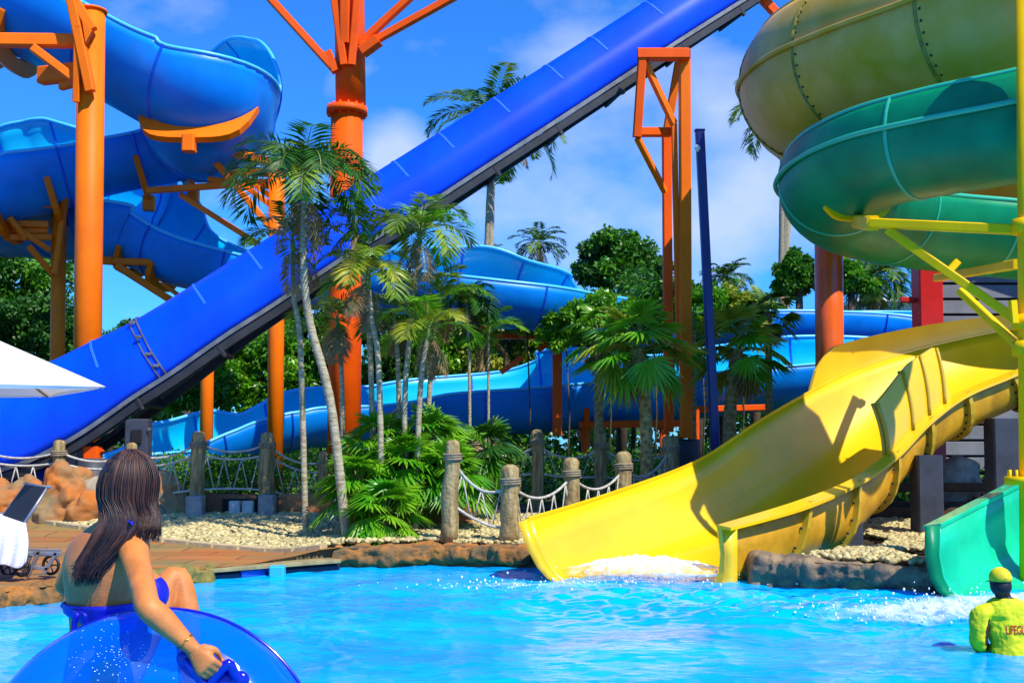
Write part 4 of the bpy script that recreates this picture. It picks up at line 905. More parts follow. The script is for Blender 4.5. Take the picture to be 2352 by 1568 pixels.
fan_palm('fan_palm', 'dark fan palm against the lower end of the far blue run', W3(1765, 720, 27), Gp(1765, 27), .5, .55, 14, 35, (.1, .08), group='fan palms beside the truss frame', mats=[LEAFD, LEAFP, STEM])
# low fan palm bush
BG = 'low clumps of bright fan palm behind the pebbles'
for i, (px, py, D, fr, nf, lab) in enumerate([(880, 1145, 17.0, .55, 30, 'bright green fan leaf clump on the pebbles, left of the tallest leaning post'), (820, 1080, 17.7, .6, 28, 'fan leaf clump behind the foot of the curved palm'), (930, 1040, 18.0, .65, 34, 'glossy fan leaf clump in the middle of the bush'),
                                         (1030, 1060, 18.0, .6, 28, 'fan leaf clump right behind the tallest leaning post'), (870, 985, 18.6, .6, 26, 'upper fan leaf clump in front of the orange mast foot'), (990, 980, 18.8, .65, 28, 'upper fan leaf clump below the yellow tinged palm'), (1120, 1000, 19.5, .6, 20, 'dark fan leaf clump left of the rope bridge posts')]):
    D0 = D; b = Gp(px, D0); fan_palm('fan_leaf_bush', lab, W3(px, py+35, D0), b, .40, fr*.85, nf, 40+i, (.05, .05), BG, [LEAFB, LEAFB, STEM] if i < 6 else [LEAFD, LEAF, STEM], e=(1.5, -.35), cat='bush', nb=24, droop=.35)

# ---- leafy trees made of leaf clumps
def leafcloud(lf, r, cs, rs, npc, size, flat=.8):
    cs = np.asarray(cs); n = len(cs)*npc; u = nrm(r.normal(size=(n, 3))); rad = r.uniform(.55, 1.05, (n, 1))
    c = np.repeat(cs, npc, 0); rr = np.repeat(np.asarray(rs), npc)[:, None]
    pos = c + u*rad*rr*np.array([1, 1, flat]); d = nrm(u*.6 + r.normal(size=(n, 3))*.6 + np.array([0, 0, -.15])); wd = nrm(np.cross(d, r.normal(size=(n, 3))))
    mi = (np.repeat(r.uniform(size=len(cs)), npc) + r.uniform(-.25, .25, n) > .55)
    v, f = rhombs(pos, d, wd, size*r.uniform(.7, 1.3, n), size*.6, .1)
    lf.v.append(v); lf.f.append(f+lf.n); lf.n += len(v); lf.m.append(mi.astype(int))
def leaf_tree(name, label, c, rad, base, ncl, npc, size, seed, mats, group, tr=.25, cat='tree', clr=.27, bottom=-.5):
    e_ = empty(name, base, label, cat, group); r = np.random.RandomState(seed); c = np.array(c); rad = np.array(rad)
    u = nrm(r.normal(size=(ncl*3, 3))); u = u[u[:, 2] > bottom][:ncl]; q = r.uniform(.35, .95, (len(u), 1))**.7
    bump_ = .72 + .6*vnoise(u[:, 0]*2.2+seed, u[:, 1]*2.2, u[:, 2]*2.2)[:, None]; cs = c + u*rad*q*bump_; rs = rad.min()*clr*r.uniform(.7, 1.35, len(u)); lf = LF(); leafcloud(lf, r, cs, rs, npc, size)
    if tr:
        mb = MB(); b = V(base)-V((0, 0, .1)); fork = V(c)-V((0, 0, rad[2]*.55)); mb.tube([b, b.lerp(fork, .5)+V((.1, 0, 0)), fork], [tr, tr*.8, tr*.65], 10)
        for k in range(7): g = V(cs[k*3 % len(cs)]); mb.tube([fork, fork.lerp(g, .5)+V((0, 0, .1)), g], [tr*.5, tr*.3, tr*.1], 7)
        mb.build('trunk', BARK, e_)
    lf.build('crown', mats, e_); return e_
def tree_px(name, label, px, py, wpx, hpx, D, seed, mats, group, size=.16, ncl=60, npc=130, **k):
    c = P(px, py, D); s = D/F; return leaf_tree(name, label, c, (wpx/2*s, wpx/2*s*.8, hpx/2*s), Gp(px, D), ncl, npc, size, seed, mats, group, **k)
TG = 'leafy trees in the background'
tree_px('leafy_tree', 'big leafy tree at far left edge behind the orange columns', 20, 660, 260, 230, 42, 51, [LEAFD, LEAF], TG, .2, 110, 170)
tree_px('leafy_tree', 'dark leafy tree under the big one, behind the white parasol', 90, 790, 240, 220, 39, 52, [LEAFD, LEAFD], TG, .2, 80, 150)
tree_px('leafy_tree', 'low rounded tree top left of the sky gap above the straight blue slide', 250, 820, 150, 110, 58, 53, [LEAFD, LEAF], TG, .22, 50, 130)
tree_px('leafy_tree', 'rounded tree top in the middle of the row above the straight blue slide', 335, 785, 150, 110, 58, 54, [LEAFD, LEAF], TG, .22, 50, 130)
tree_px('leafy_tree', 'rounded tree top at the right of the row above the straight blue slide', 425, 765, 160, 120, 58, 55, [LEAFD, LEAF], TG, .22, 50, 130)
tree_px('round_tree', 'dense round green tree crown left of the truss frame', 1425, 615, 230, 150, 45, 56, [LEAFD, LEAF], TG, .2, 120, 170)
tree_px('leafy_tree', 'leafy tree left of the thick orange red column, beyond the tall bare trunk', 1835, 645, 115, 130, 48, 57, [LEAFD, LEAF], TG, .2, 60, 140)
tree_px('leafy_tree', 'leafy tree right of the thick orange red column, beside the drooping palm', 1955, 640, 110, 120, 49, 58, [LEAF, LEAFB], TG, .2, 50, 140)
tree_px('leafy_tree', 'leafy tree between the truss frame and the dark blue pole', 1600, 700, 120, 120, 44, 59, [LEAFD, LEAF], TG, .18, 50, 130)
tree_px('leafy_tree', 'low tree behind the fan palm right of the dark blue pole', 1730, 715, 150, 90, 45, 60, [LEAFD, LEAF], TG, .18, 50, 130)
SG = 'shrubs and small trees behind the slides'
i = 0
for px, py, wd, ht, D, m, lab in [(520, 790, 170, 200, 38, 0, 'dense shrub between the short orange column and the next one'), (600, 850, 180, 200, 36, 1, 'bright shrub behind the second orange column, above the lower blue run'), (700, 780, 170, 240, 37, 0, 'tall dark shrub between column and mast'),
                                  (560, 680, 100, 90, 40, 0, 'dark shrub top just under the straight blue slide'), (450, 870, 150, 120, 34, 1, 'light shrub above the yellow lit end of the lower blue run'), (900, 760, 200, 200, 37, 0, 'tall dark shrub right of the mast'), (1010, 800, 190, 170, 38, 1, 'leafy shrub below the middle blue curve, left part'),
                                  (1130, 790, 190, 170, 38, 2, 'yellowish shrub below the middle blue curve'), (1220, 770, 140, 150, 39, 1, 'shrub left of the red trestle'), (1330, 780, 190, 170, 39, 0, 'dark shrub behind the smaller fan palm'), (1450, 740, 220, 170, 41, 0, 'dark shrub below the round tree'), (1560, 790, 180, 150, 40, 1, 'shrub behind the truss posts'),
                                  (1650, 760, 160, 140, 40, 0, 'shrub behind the dark blue pole'), (1160, 720, 120, 80, 37, 2, 'yellow green bush right under the middle blue curve')]:
    tree_px('shrub', lab, px, py, wd*1.15, ht*1.2, D, 70+i, [[LEAFD, LEAF], [LEAF, LEAFB], [LEAFP, LEAFY]][m], SG, .17, 80, 140, tr=.1, cat='shrub', bottom=-1); i += 1
for px, py, wd, ht, D, m, lab in [(1300, 745, 120, 110, 31, 1, 'bright shrub top left of the big fan palm'), (1395, 725, 150, 120, 31, 1, 'bright shrub top just behind the big fan palm'), (1500, 715, 130, 120, 31.5, 0, 'dark shrub top left of the truss posts'), (1610, 720, 130, 120, 31.5, 1, 'shrub top between the truss posts and the dark blue pole'), (1700, 715, 120, 100, 32, 2, 'yellowish shrub top above the right fan palm'), (1210, 735, 110, 70, 31.5, 2, 'yellowish shrub top under the tip of the middle blue curve')]:
    tree_px('shrub', lab, px, py, wd, ht, D, 90+i, [[LEAFD, LEAF], [LEAF, LEAFB], [LEAFP, LEAFY]][m], SG, .15, 50, 110, tr=.03, cat='shrub', bottom=-1); i += 1
# far wood: unbroken mass behind everything, and undergrowth
r = np.random.RandomState(5); lf = LF(); cs = []
for k in range(620):
    x = r.uniform(-42, 42); cs.append((x, 62+r.uniform(-3, 5), r.uniform(.5, 7.2+1.*math.sin(x*.35)+.7*math.sin(x*.9)) if x > -14 else r.uniform(.5, 5.5)))
leafcloud(lf, r, cs, r.uniform(.9, 1.7, len(cs)), 90, .42); tag(lf.build('far_wood', [LEAFD, LEAF]), 'dark green wood closing the view behind the water slides', 'wood', kind='stuff')
lf = LF(); cs = []
for k in range(520):
    x = r.uniform(-17, 15); y = r.uniform(23.5, 36); cs.append((x, y, .4+r.uniform(0, .75) + (y-23)*.03))
cs = [c for c in cs if not (abs(c[0]-(-1.5)) > 40)]
leafcloud(lf, r, cs, r.uniform(.3, .6, len(cs)), 90, .13); tag(lf.build('undergrowth', [LEAFD, LEAF]), 'dark green undergrowth under the lower blue slide', 'undergrowth', kind='stuff')
# clipped hedges
def hedge(label, x0, x1, D, z1, depth, seed, mats):
    r = np.random.RandomState(seed); n = int((x1-x0)*(z1)*depth*900); n = min(n, 26000); g = float(gz((x0+x1)/2, D))
    p = np.stack([r.uniform(x0, x1, n), D+r.uniform(0, depth, n), g+r.uniform(0, 1, n)**.5*z1], 1); p[:, 2] += .05*(vnoise(p[:, 0]*2, p[:, 1]*2)-.5)
    d = nrm(r.normal(size=(n, 3))+np.array([0, -.2, .4])); wd = nrm(np.cross(d, r.normal(size=(n, 3)))); lf = LF(); lf.add(rhombs(p, d, wd, .09*r.uniform(.6, 1.2, n), .05)); lf.m = [(r.uniform(size=n) > .6).astype(int)]
    o = lf.build('hedge', mats); tag(o, label, 'hedge', 'clipped hedges behind the rope fences')
hedge('clipped hedge behind the left rope fence', P(345, 1000, 24.5).x, P(760, 1000, 24.5).x, 24.5, 1.15, .9, 1, [LEAF, HEDGE])
hedge('short clipped hedge piece left of the rope bridge posts', P(1105, 1000, 23.5).x, P(1215, 1000, 23.5).x, 23.5, 1.35, .6, 2, [HEDGE, LEAFY])
hedge('long clipped hedge behind the rope bridge, up to the truss pedestal', P(1215, 1000, 25.5).x, P(1560, 1000, 25.5).x, 25.5, 1.1, .8, 3, [LEAF, HEDGE])
hedge('low clipped hedge just behind the rope bridge posts', P(1240, 1060, 22.8).x, P(1500, 1060, 22.8).x, 22.8, .55, .5, 4, [LEAFD, HEDGE])

# ------------------------------------------------------------------ rope fences
def postmesh(mb, b, top, r, seed, lean=None):
    rr = random.Random(seed); k = 9; pts = []; rad = []
    for i in range(k):
        f = i/(k-1); p = b.lerp(top, f); p += V((rr.uniform(-1, 1), rr.uniform(-1, 1), 0))*r*.13*(0 < i < k-1); pts.append(p); rad.append(r*(1.12-.16*f)*rr.uniform(.92, 1.08))
    pts += [top + V((0, 0, r*.35)), top + V((0, 0, r*.5))]; rad += [r*.72, r*.3]; mb.tube(pts, rad, 12)
def lash(mb, c, r, n=3, pitch=.035, th=.018):
    pts = []; 
    for k in range(n*12+1): a = k*math.pi/6; pts.append(c + V((math.cos(a)*r, math.sin(a)*r, pitch*k/12 - pitch*n/2)))
    mb.tube(pts, th, 6)
def fence(root, posts, levels, seed, weave=True, thr=.022, step=.33, lows=True):
    """posts: list of (px, ytop, D, radius_m, ybottom or None)"""
    B = []
    for i, (px, yt, D, r, yb) in enumerate(posts):
        top = P(px, yt, D); b = V((top.x, top.y, float(gz(top.x, top.y))-.1)) if yb is None else P(*yb)
        mb = MB(); postmesh(mb, b, top - V((0, 0, r*.5)), r, seed*10+i); o = mb.build('post', WOOD, root); B.append((b, top, r))
        mb = MB(); lash(mb, top - V((0, 0, .26)), r*1.12, 3); mb.build('post_lashing', TIE, o)
    for i in range(len(B)-1):
        (b0, t0, r0), (b1, t1, r1) = B[i], B[i+1]; 
        if posts[i][0] is None: continue
        n = 18; curves = []
        for lv, sag in levels:
            mb = MB(); z0 = t0 - V((0, 0, lv)); z1 = t1 - V((0, 0, lv)); c = [z0.lerp(z1, k/n) - V((0, 0, sag*4*(k/n)*(1-k/n))) for k in range(n+1)]; curves.append(c)
            mb.tube(c, thr, 7); mb.build('rope', ROPE, root)
        up = curves[-1] if len(curves) == 1 else curves[1] if len(curves) > 2 else curves[0]; lo = curves[-1] if len(curves) > 1 else None
        L = (t1-t0).length; m = max(2, int(L/step)); mb = MB()
        def at(c, f): x = f*n; k = min(int(x), n-1); return c[k].lerp(c[k+1], x-k)
        for k in range(m):
            f0 = (k+.5)/m; top = at(up, f0)
            for d in (-.42, .42):
                f1 = min(max(f0+d/m, .02), .98)
                q = at(lo, f1) if lo is not None and lows else V((t0.lerp(t1, f1).x, t0.lerp(t1, f1).y, top.z-.62))
                mb.tube([top, q], thr*.5, 5)
        mb.build('rope_netting', ROPE, root)
e = empty('rope_fence', Gp(455, 20.5), 'weathered post and rope fence on the left behind the boulders and the woman', 'rope fence')
fence(e, [(-60, 1000, 20.6, .1, None), (137, 1010, 20.5, .12, None), (303, 1016, 20.5, .1, None), (456, 990, 20.6, .135, None), (614, 992, 20.8, .14, None), (742, 1035, 21.2, .09, None)], [(.22, .16), (.42, .1), (1.1, -.03)], 1, step=.3)
e = empty('rope_fence', Gp(1150, 16.3), 'near post and rope fence with two leaning posts between the pebbles and the yellow slide', 'rope fence')
fence(e, [(1040, 1010, 16.3, .115, (1030, 1243, 16.3)), (1172, 1066, 16.2, .13, (1170, 1247, 16.2)), (1312, 1050, 17.2, .125, None), (1432, 1036, 18.3, .13, None), (1535, 1000, 20, .13, None)], [(.3, .26), (.95, .08)], 2, step=.26, lows=True)
e = empty('rope_bridge', Gp(1235, 21.5), 'shaded rope bridge with thick posts between the hedges and the near rope fence', 'rope bridge')
fence(e, [(1092, 986, 21.2, .1, None), (1234, 986, 21.5, .12, None), (1380, 995, 21.8, .12, None), (1545, 1000, 22, .12, None)], [(.3, .22), (.85, .05)], 3, step=.36)
# stone block footings and terracotta wall behind the left fence
for px, D, lab in [(456, 20.4, 'square grey stone block at the foot of the fence post nearest the woman'), (620, 20.6, 'square pale stone block at the foot of fence post beside the terracotta wall'), (790, 20.8, 'square stone block at the right end of the terracotta wall')]:
    q = Gp(px, D); mb = MB(); mb.box((q.x, D-.15, q.z+.17), (.3, .3, .52), bev=.03); o = mb.build('stone_block', CONC); tag(o, lab, 'stone block', 'stone blocks under the fence posts')
def wall(label, px0, px1, D, h, m):
    a = Gp(px0, D); b = Gp(px1, D); mb = MB(); 
    n = 14
    for k in range(n): mb.box((a.x+(b.x-a.x)*(k+.5)/n, D, a.z+h/2), ((b.x-a.x)/n*1.15, .28, h+.03*math.sin(k*2.3)), bev=.05)
    o = remesh(mb, 'low_wall', m, None, .04, 2, .05, 4, px0); tag(o, label, 'low wall', 'low terracotta walls')
wall('terracotta coloured low wall between two stone blocks', 640, 775, 20.9, .42, TERRA)
wall('low terracotta wall in shade holding the pale meter boxes', 478, 600, 20.9, .42, mat('shaded_terracotta', (.24, .09, .035), .85, .3, 3, .6, 12))  # same terracotta darkened, shade mixed into the wall colour
wall('low terracotta wall behind the tallest leaning post', 960, 1085, 18.8, .34, TERRA)
e = empty('meter_boxes', Gp(560, 20.6), 'pair of small pale utility boxes in a dark recess of the low wall', 'utility box')
mb = MB(); q = P(553, 1165, 20.7); mb.box(q, (.68, .05, .33)); mb.build('recess', GAP, e)  # flat near-black panel, shade of the hollow painted on
for px in (540, 570): mb = MB(); q = P(px, 1165, 20.6); mb.box(q, (.21, .14, .25), bev=.015); o = mb.build('meter_box', mat('pale_box', (.5, .5, .46), .6, .15, 5), e)
# boulders
def boulder(label, blobs, seed, m, vox=.05):
    mb = MB()
    for px, py, D, rx, rz in blobs: p = P(px, py, D); s = D/F; mb.ell(p, (rx*s, rx*s*.8, rz*s), n=16, m=10)
    p = P(*blobs[0][:3]); mb2 = remesh(mb, 'boulder', m, None, vox, 2, .34, 2.3, seed); tag(mb2, label, 'boulder', 'boulders at the foot of the blue slide')
boulder('orange boulder at the left edge behind the lounger', [(-40, 1190, 20.30, 100, 60), (20, 1180, 20.10, 70, 75), (58, 1150, 20.20, 50, 55), (-20, 1150, 20.40, 60, 60)], 1, ROCK)
boulder('large orange and grey boulder between lounger and woman', [(150, 1140, 20.00, 62, 76), (120, 1195, 19.90, 70, 62), (215, 1190, 19.90, 70, 55), (180, 1110, 20.20, 40, 42)], 2, ROCK)
boulder('grey brown boulder directly behind the woman', [(240, 1150, 20.40, 62, 66), (290, 1190, 20.40, 62, 62), (330, 1160, 20.50, 50, 72)], 3, ROCKG)
boulder('tan rounded boulder right of the womans head', [(375, 1160, 20.70, 52, 74), (400, 1200, 20.60, 45, 60), (355, 1205, 20.50, 60, 50)], 4, mat('tan_rock', (.42, .29, .13), .9, 0, 2, .9, 9, col2=(.3, .17, .07)))

# ------------------------------------------------------------------ parasol
e = empty('parasol', V((-7.4, 13.4, .2)), 'white square canvas parasol reaching in from the left edge above the lounger', 'parasol')
tipR = P(243, 888, 12.85); ap = P(-110, 735, 13.2); c0 = V((ap.x, ap.y, tipR.z))
d = tipR - c0; L = d.length; dd = d.normalized(); pp = V((-dd.y, dd.x, 0))
cor = [tipR, c0 + pp*L, c0 - dd*L, c0 - pp*L]
cor[0] = tipR; mb = MB()
for i in range(4):
    A = cor[i]; Bc = cor[(i+1) % 4]; n = 10; rows = []
    for a in range(n+1):
        row = []
        for b_ in range(n+1):
            f = a/n; g = b_/n; q = ap.lerp(A.lerp(Bc, g), f); q = q - V((0, 0, 1))*(.10*math.sin(g*math.pi)*f*(1-f)*4*.5) + (c0-q)*(.10*math.sin(g*math.pi)*f*f); q = q + V((0, 0, 1))*.0; row.append(q)
        rows.append(row)
    mb.loft(rows, False, False, 0, True)
mb.build('canopy', WHITE, e); 
mb = MB()
for i in range(4):
    A = cor[i]; Bc = cor[(i+1) % 4]; n = 14; r0 = []; r1 = []
    for b_ in range(n+1):
        g = b_/n; q = A.lerp(Bc, g); q = q + (c0-q)*(.10*math.sin(g*math.pi)); r0.append(q); r1.append(q - V((0, 0, .05*math.sin(g*math.pi)**.5 if 0 < g < 1 else .004)) + (c0-q)*.02)
    mb.loft([r0, r1], False, False, 0, True)
mb.build('valance', WHITE, e)
mb = MB(); mb.tube([(ap.x, ap.y, .1), (ap.x, ap.y, ap.z+.1)], .035, 12); mb.build('pole', WOOD, e)
for q in cor: mb = MB(); mb.tube([ap - V((0, 0, .05)), q*.985 + ap*.015 - V((0, 0, .03))], .014, 6); mb.build('rib', WOOD, e)
mb = MB(); mb.tube([(ap.x, ap.y, .1), (ap.x, ap.y, .28)], .34, 24); mb.build('base', CONC, e)

# ------------------------------------------------------------------ lounger with towel, wheels
e = empty('sun_lounger', Gp(60, 13.2), 'wheeled grey sun lounger with raised black mesh back at the left edge', 'sun lounger')
def Q(px, py, D=13.2): return P(px, py, D)
a, b2, c2, d2 = Q(60, 1112, 13.5), Q(110, 1118, 13.1), Q(53, 1205, 12.9), Q(0, 1193, 13.3)
mb = MB(); nn = (b2-a).cross(d2-a).normalized()*.012; mb.loft([[q-nn for q in (a, b2, c2, d2)], [q+nn for q in (a, b2, c2, d2)]], True, True, 0, False); mb.build('mesh_back', BLACK, e)
for u, v_ in ((a, d2), (b2, c2), (a, b2)): mb = MB(); k = (v_-u)*.05; mb.tube([u-k, v_+k*3], .018, 8); mb.build('back_frame', ALU, e)
s0 = Q(60, 1215, 12.9); s1 = V((s0.x-1.7, s0.y-.5, s0.z)); off = V((-.25, .6, 0))
for o_ in (V((0, 0, 0)), off): mb = MB(); mb.beam(Q(140, 1272, 13.1)+o_*.6, s1+o_-V((0, 0, .2)), .045, .05); mb.build('side_rail', ALU, e)
mb = MB(); nn = V((0, 0, .01)); qs = [s0, s0+off, s1+off, s1]; mb.loft([[q-nn-V((0, 0, .05)) for q in qs], [q+nn-V((0, 0, .05)) for q in qs]], True, True, 0, False); mb.build('seat_mesh', BLACK, e)
for x0, y0, x1, y1 in ((72, 1270, 52, 1318), (92, 1262, 62, 1325), (130, 1268, 100, 1318), (78, 1302, 112, 1306), (55, 1268, 135, 1272)):
    mb = MB(); mb.beam(Q(x0, y0, 13), Q(x1, y1, 13), .04, .04); mb.build('leg', ALU, e)
for px, py, D in ((50, 1301, 12.95), (117, 1297, 13.25), (20, 1300, 13.6)):
    c = Q(px, py, D); r_ = 20*D/F; ring = [c + V((math.cos(k*math.pi/12)*r_, -.3*math.cos(k*math.pi/12)*r_, math.sin(k*math.pi/12)*r_)) for k in range(25)]
    mb = MB(); mb.tube(ring, .018, 8, cap=False); w_ = mb.build('wheel', RUBBER, e)
    mb = MB()
    for k in range(5): a_ = k*2*math.pi/5; mb.tube([c, c + V((math.cos(a_)*r_, -.3*math.cos(a_)*r_, math.sin(a_)*r_))], .009, 6)
    mb.ell(c, (.02, .02, .02)); mb.build('spokes', RUBBER, w_)
# towel: draped sheet
mb = MB(); rows = []
for i in range(26):
    f = i/25; row = []
    for j in range(20):
        g = j/19; px = -60 + g*122; x_ = Q(px, 1200, 13.0)
        if f < .3: q = Q(px, 1178 + 27*(f/.3), 13.5-.65*(f/.3))
        else:
            h = (f-.3)/.7; q = Q(px + 6*math.sin(h*3)*g, 1205 + h*(108-26*g*g+10*math.sin(g*9)), 12.85 - .10*math.sin(h*math.pi/2) + .05*math.sin(g*26+h*3)*h)
        row.append(q + V((0, -.02, 0)))
    rows.append(row)
mb.loft(rows, False, False, 0, True); o = mb.build('towel', TOWEL); tag(o, 'crumpled white towel draped over the seat of the sun lounger', 'towel')
sd_ = o.modifiers.new('s', 'SOLIDIFY'); sd_.thickness = .014; sb = o.modifiers.new('b', 'SUBSURF'); sb.levels = 1; sb.render_levels = 1
# tropical drooping leaf right of the tallest post
# ------------------------------------------------------------------ people
def limb(mb, pts, n=16):
    K = catmull([tuple(p[0])+(p[1],) for p in pts], 6*(len(pts)-1)); P3 = [V(k[:3]) for k in K]; rr = [k[3] for k in K]
    mb.tube(P3, rr, n); mb.ell(P3[0], (rr[0],)*3, n=n, m=10); mb.ell(P3[-1], (rr[-1],)*3, n=n, m=10)
def eloft(mb, secs, n=24):
    """torso: (centre, right axis half width vector, depth half vector)"""
    K = catmull([tuple(c)+tuple(a)+tuple(b) for c, a, b in secs], 7*(len(secs)-1)); rings = []
    for k in K:
        c, a, b = V(k[0:3]), V(k[3:6]), V(k[6:9]); rings.append([c + a*math.copysign(abs(math.cos(t))**.85, math.cos(t)) + b*math.copysign(abs(math.sin(t))**.9, math.sin(t)) for t in [j*2*math.pi/n for j in range(n)]])
    mb.loft(rings, True, True, 0, True)
# --- inflatable tube
TUBE = bpy.data.materials.new('blue_vinyl'); TUBE.use_nodes = True; t = TUBE.node_tree; b = t.nodes['Principled BSDF']
b.inputs['Base Color'].default_value = (.0, .24, 1, 1); b.inputs['Roughness'].default_value = .12; b.inputs['Coat Weight'].default_value = .8; b.inputs['Coat Roughness'].default_value = .04
lw_ = t.nodes.new('ShaderNodeLayerWeight'); lw_.inputs[0].default_value = .3; mr = t.nodes.new('ShaderNodeMapRange'); mr.inputs[3].default_value = .68; mr.inputs[4].default_value = .03
tr_ = t.nodes.new('ShaderNodeBsdfTransparent'); tr_.inputs[0].default_value = (.32, .68, 1, 1); mx = t.nodes.new('ShaderNodeMixShader'); tl = t.nodes.new('ShaderNodeBsdfTranslucent'); tl.inputs[0].default_value = (.004, .2, .95, 1); m3 = t.nodes.new('ShaderNodeMixShader'); m3.inputs[0].default_value = .25
t.links.new(lw_.outputs['Facing'], mr.inputs[0]); t.links.new(mr.outputs[0], mx.inputs[0]); t.links.new(b.outputs[0], m3.inputs[1]); t.links.new(tl.outputs[0], m3.inputs[2]); t.links.new(m3.outputs[0], mx.inputs[1]); t.links.new(tr_.outputs[0], mx.inputs[2]); t.links.new(mx.outputs[0], t.nodes['Material Output'].inputs[0])
DBL = mat('handle_vinyl', (.004, .006, .35), .18, coat=.6)
cT = P(336, 1806, 3.74); R0 = .395; r0 = .193; nT = V((.10, -1, .30)).normalized(); uT = V((1, 0, 0)); uT = (uT-nT*uT.dot(nT)).normalized(); vT = nT.cross(uT)
if vT.z < 0: vT = -vT
eT = empty('inflatable_tube', cT, 'glossy translucent blue inflatable ring with dark blue handles held by the woman', 'inflatable ring')
rings = []
for i in range(97):
    a = i*2*math.pi/96; o_ = uT*math.cos(a) + vT*math.sin(a); ring = []
    for j in range(40):
        q = j*2*math.pi/40; rr = r0*(1 + .006*math.sin(a*24)*max(0, -math.cos(q))); ring.append(cT + o_*(R0 + rr*math.cos(q)) + nT*rr*math.sin(q))
    rings.append(ring)
mb = MB(); mb.loft(rings, True, False, 0, True); mb.build('ring', TUBE, eT)
mb = MB()   # welded seam
mb.tube([cT + (uT*math.cos(a) + vT*math.sin(a))*(R0+r0+.004) for a in [i*2*math.pi/96 for i in range(97)]], .006, 6, cap=False); mb.build('seam', DBL, eT)
def onT(px, py, lift=0):
    """point on the tube's near face seen at px,py : march along the ray"""
    o_ = V((0, 0, HC)); d_ = (P(px, py, 3)-o_).normalized(); s = 2.6
    while s < 4.5:
        q = o_ + d_*s; h = (q-cT).dot(nT); rd = ((q-cT) - nT*h).length; dist = math.hypot(rd-R0, h)-r0
        if dist < lift+.002: return q
        s += max(dist-lift, .001)*.8
    return None
# --- woman. facing away to the right: her right axis points to the camera-right side
rt = V((.80, -.60, 0)).normalized(); fw = V((.60, .80, 0)).normalized()     # right axis, forward axis
def B(px, py, D): return P(px, py, D + (.09 if D > 3.9 else 0))
e = empty('person', V((-1.35, 4.1, -.9)), 'woman with long wet dark hair and blue bikini, gripping a blue ring', 'person')
mb = MB()
neck = B(280, 1200, 3.98); hd = B(310, 1118, 3.95)
secs = [(B(228, 1640, 4.02), rt*.165+V((0, 0, 0)), fw*.115), (B(226, 1560, 4.02), rt*.155, fw*.10), (B(226, 1480, 4.02), rt*.128, fw*.085), (B(232, 1420, 4.0), rt*.138, fw*.092), (B(232, 1360, 3.99), rt*.158, fw*.105), (B(236, 1300, 3.98), rt*.178, fw*.108), (B(244, 1248, 3.98), rt*.175, fw*.092), (B(256, 1215, 3.98), rt*.115, fw*.07), (B(270, 1190, 3.98), rt*.055, fw*.055)]
eloft(mb, secs)
limb(mb, [(B(266, 1215, 3.98), .052), (B(285, 1180, 3.97), .05), (hd, .055)])
mb.ell(hd, (.078, .098, .115), n=20, m=14, M=Matrix.Rotation(R_(-50), 3, 'Z'))
mb.ell(hd + V((.036, .02, -.06)), (.046, .052, .052)); mb.ell(hd + V((.036, .0, -.015)), (.048, .06, .075))         # jaw, cheek
mb.ell(hd + V((.078, .05, -.022)), (.011, .011, .018))          # nose
mb.ell(hd + V((.064, .05, -.062)), (.016, .016, .010))          # lips
# right arm
sh = B(300, 1245, 3.93); el_ = P(340, 1392, 3.62); wr = onT(440, 1486, .055)
limb(mb, [(B(275, 1240, 3.96), .062), (sh, .063), (sh.lerp(el_, .35), .05), (sh.lerp(el_, .75), .043), (el_, .042), (el_.lerp(wr, .3), .043), (el_.lerp(wr, .7), .033), (wr, .026)])
# left arm bent behind
shl = B(190, 1262, 4.12); ell_ = B(150, 1342, 4.16)
limb(mb, [(B(225, 1245, 4.08), .058), (shl, .054), (shl.lerp(ell_, .6), .043), (ell_, .038)])
limb(mb, [(ell_, .038), (B(200, 1325, 4.35), .036), (B(260, 1330, 4.45), .027)])
lh = B(262, 1330, 4.46); mb.ell(lh, (.04, .03, .02))
# legs: left knee drawn up in front, right leg standing
hipl = B(250, 1600, 4.12); kn = B(400, 1325, 4.38)
limb(mb, [(hipl, .085), (hipl.lerp(kn, .5), .072), (kn, .05), (B(428, 1400, 4.36), .05), (B(432, 1480, 4.36), .046), (B(432, 1620, 4.36), .032)])
ft = B(432, 1640, 4.36); limb(mb, [(ft, .036), (ft + V((.09, .05, -.03)), .034), (ft + V((.17, .1, -.045)), .022)])
hipr = B(235, 1640, 3.98); limb(mb, [(hipr, .09), (V((-1.42, 4.05, .45)), .07), (V((-1.40, 4.1, .08)), .05), (V((-1.42, 4.08, -.3)), .05), (V((-1.43, 4.04, -.72)), .032)])
limb(mb, [(V((-1.43, 4.04, -.8)), .036), (V((-1.37, 4.12, -.85)), .036), (V((-1.32, 4.2, -.87)), .024)])
# bust
mb.ell(B(338, 1358, 4.05), (.07, .075, .075)); mb.ell(B(300, 1352, 4.2), (.07, .075, .075))
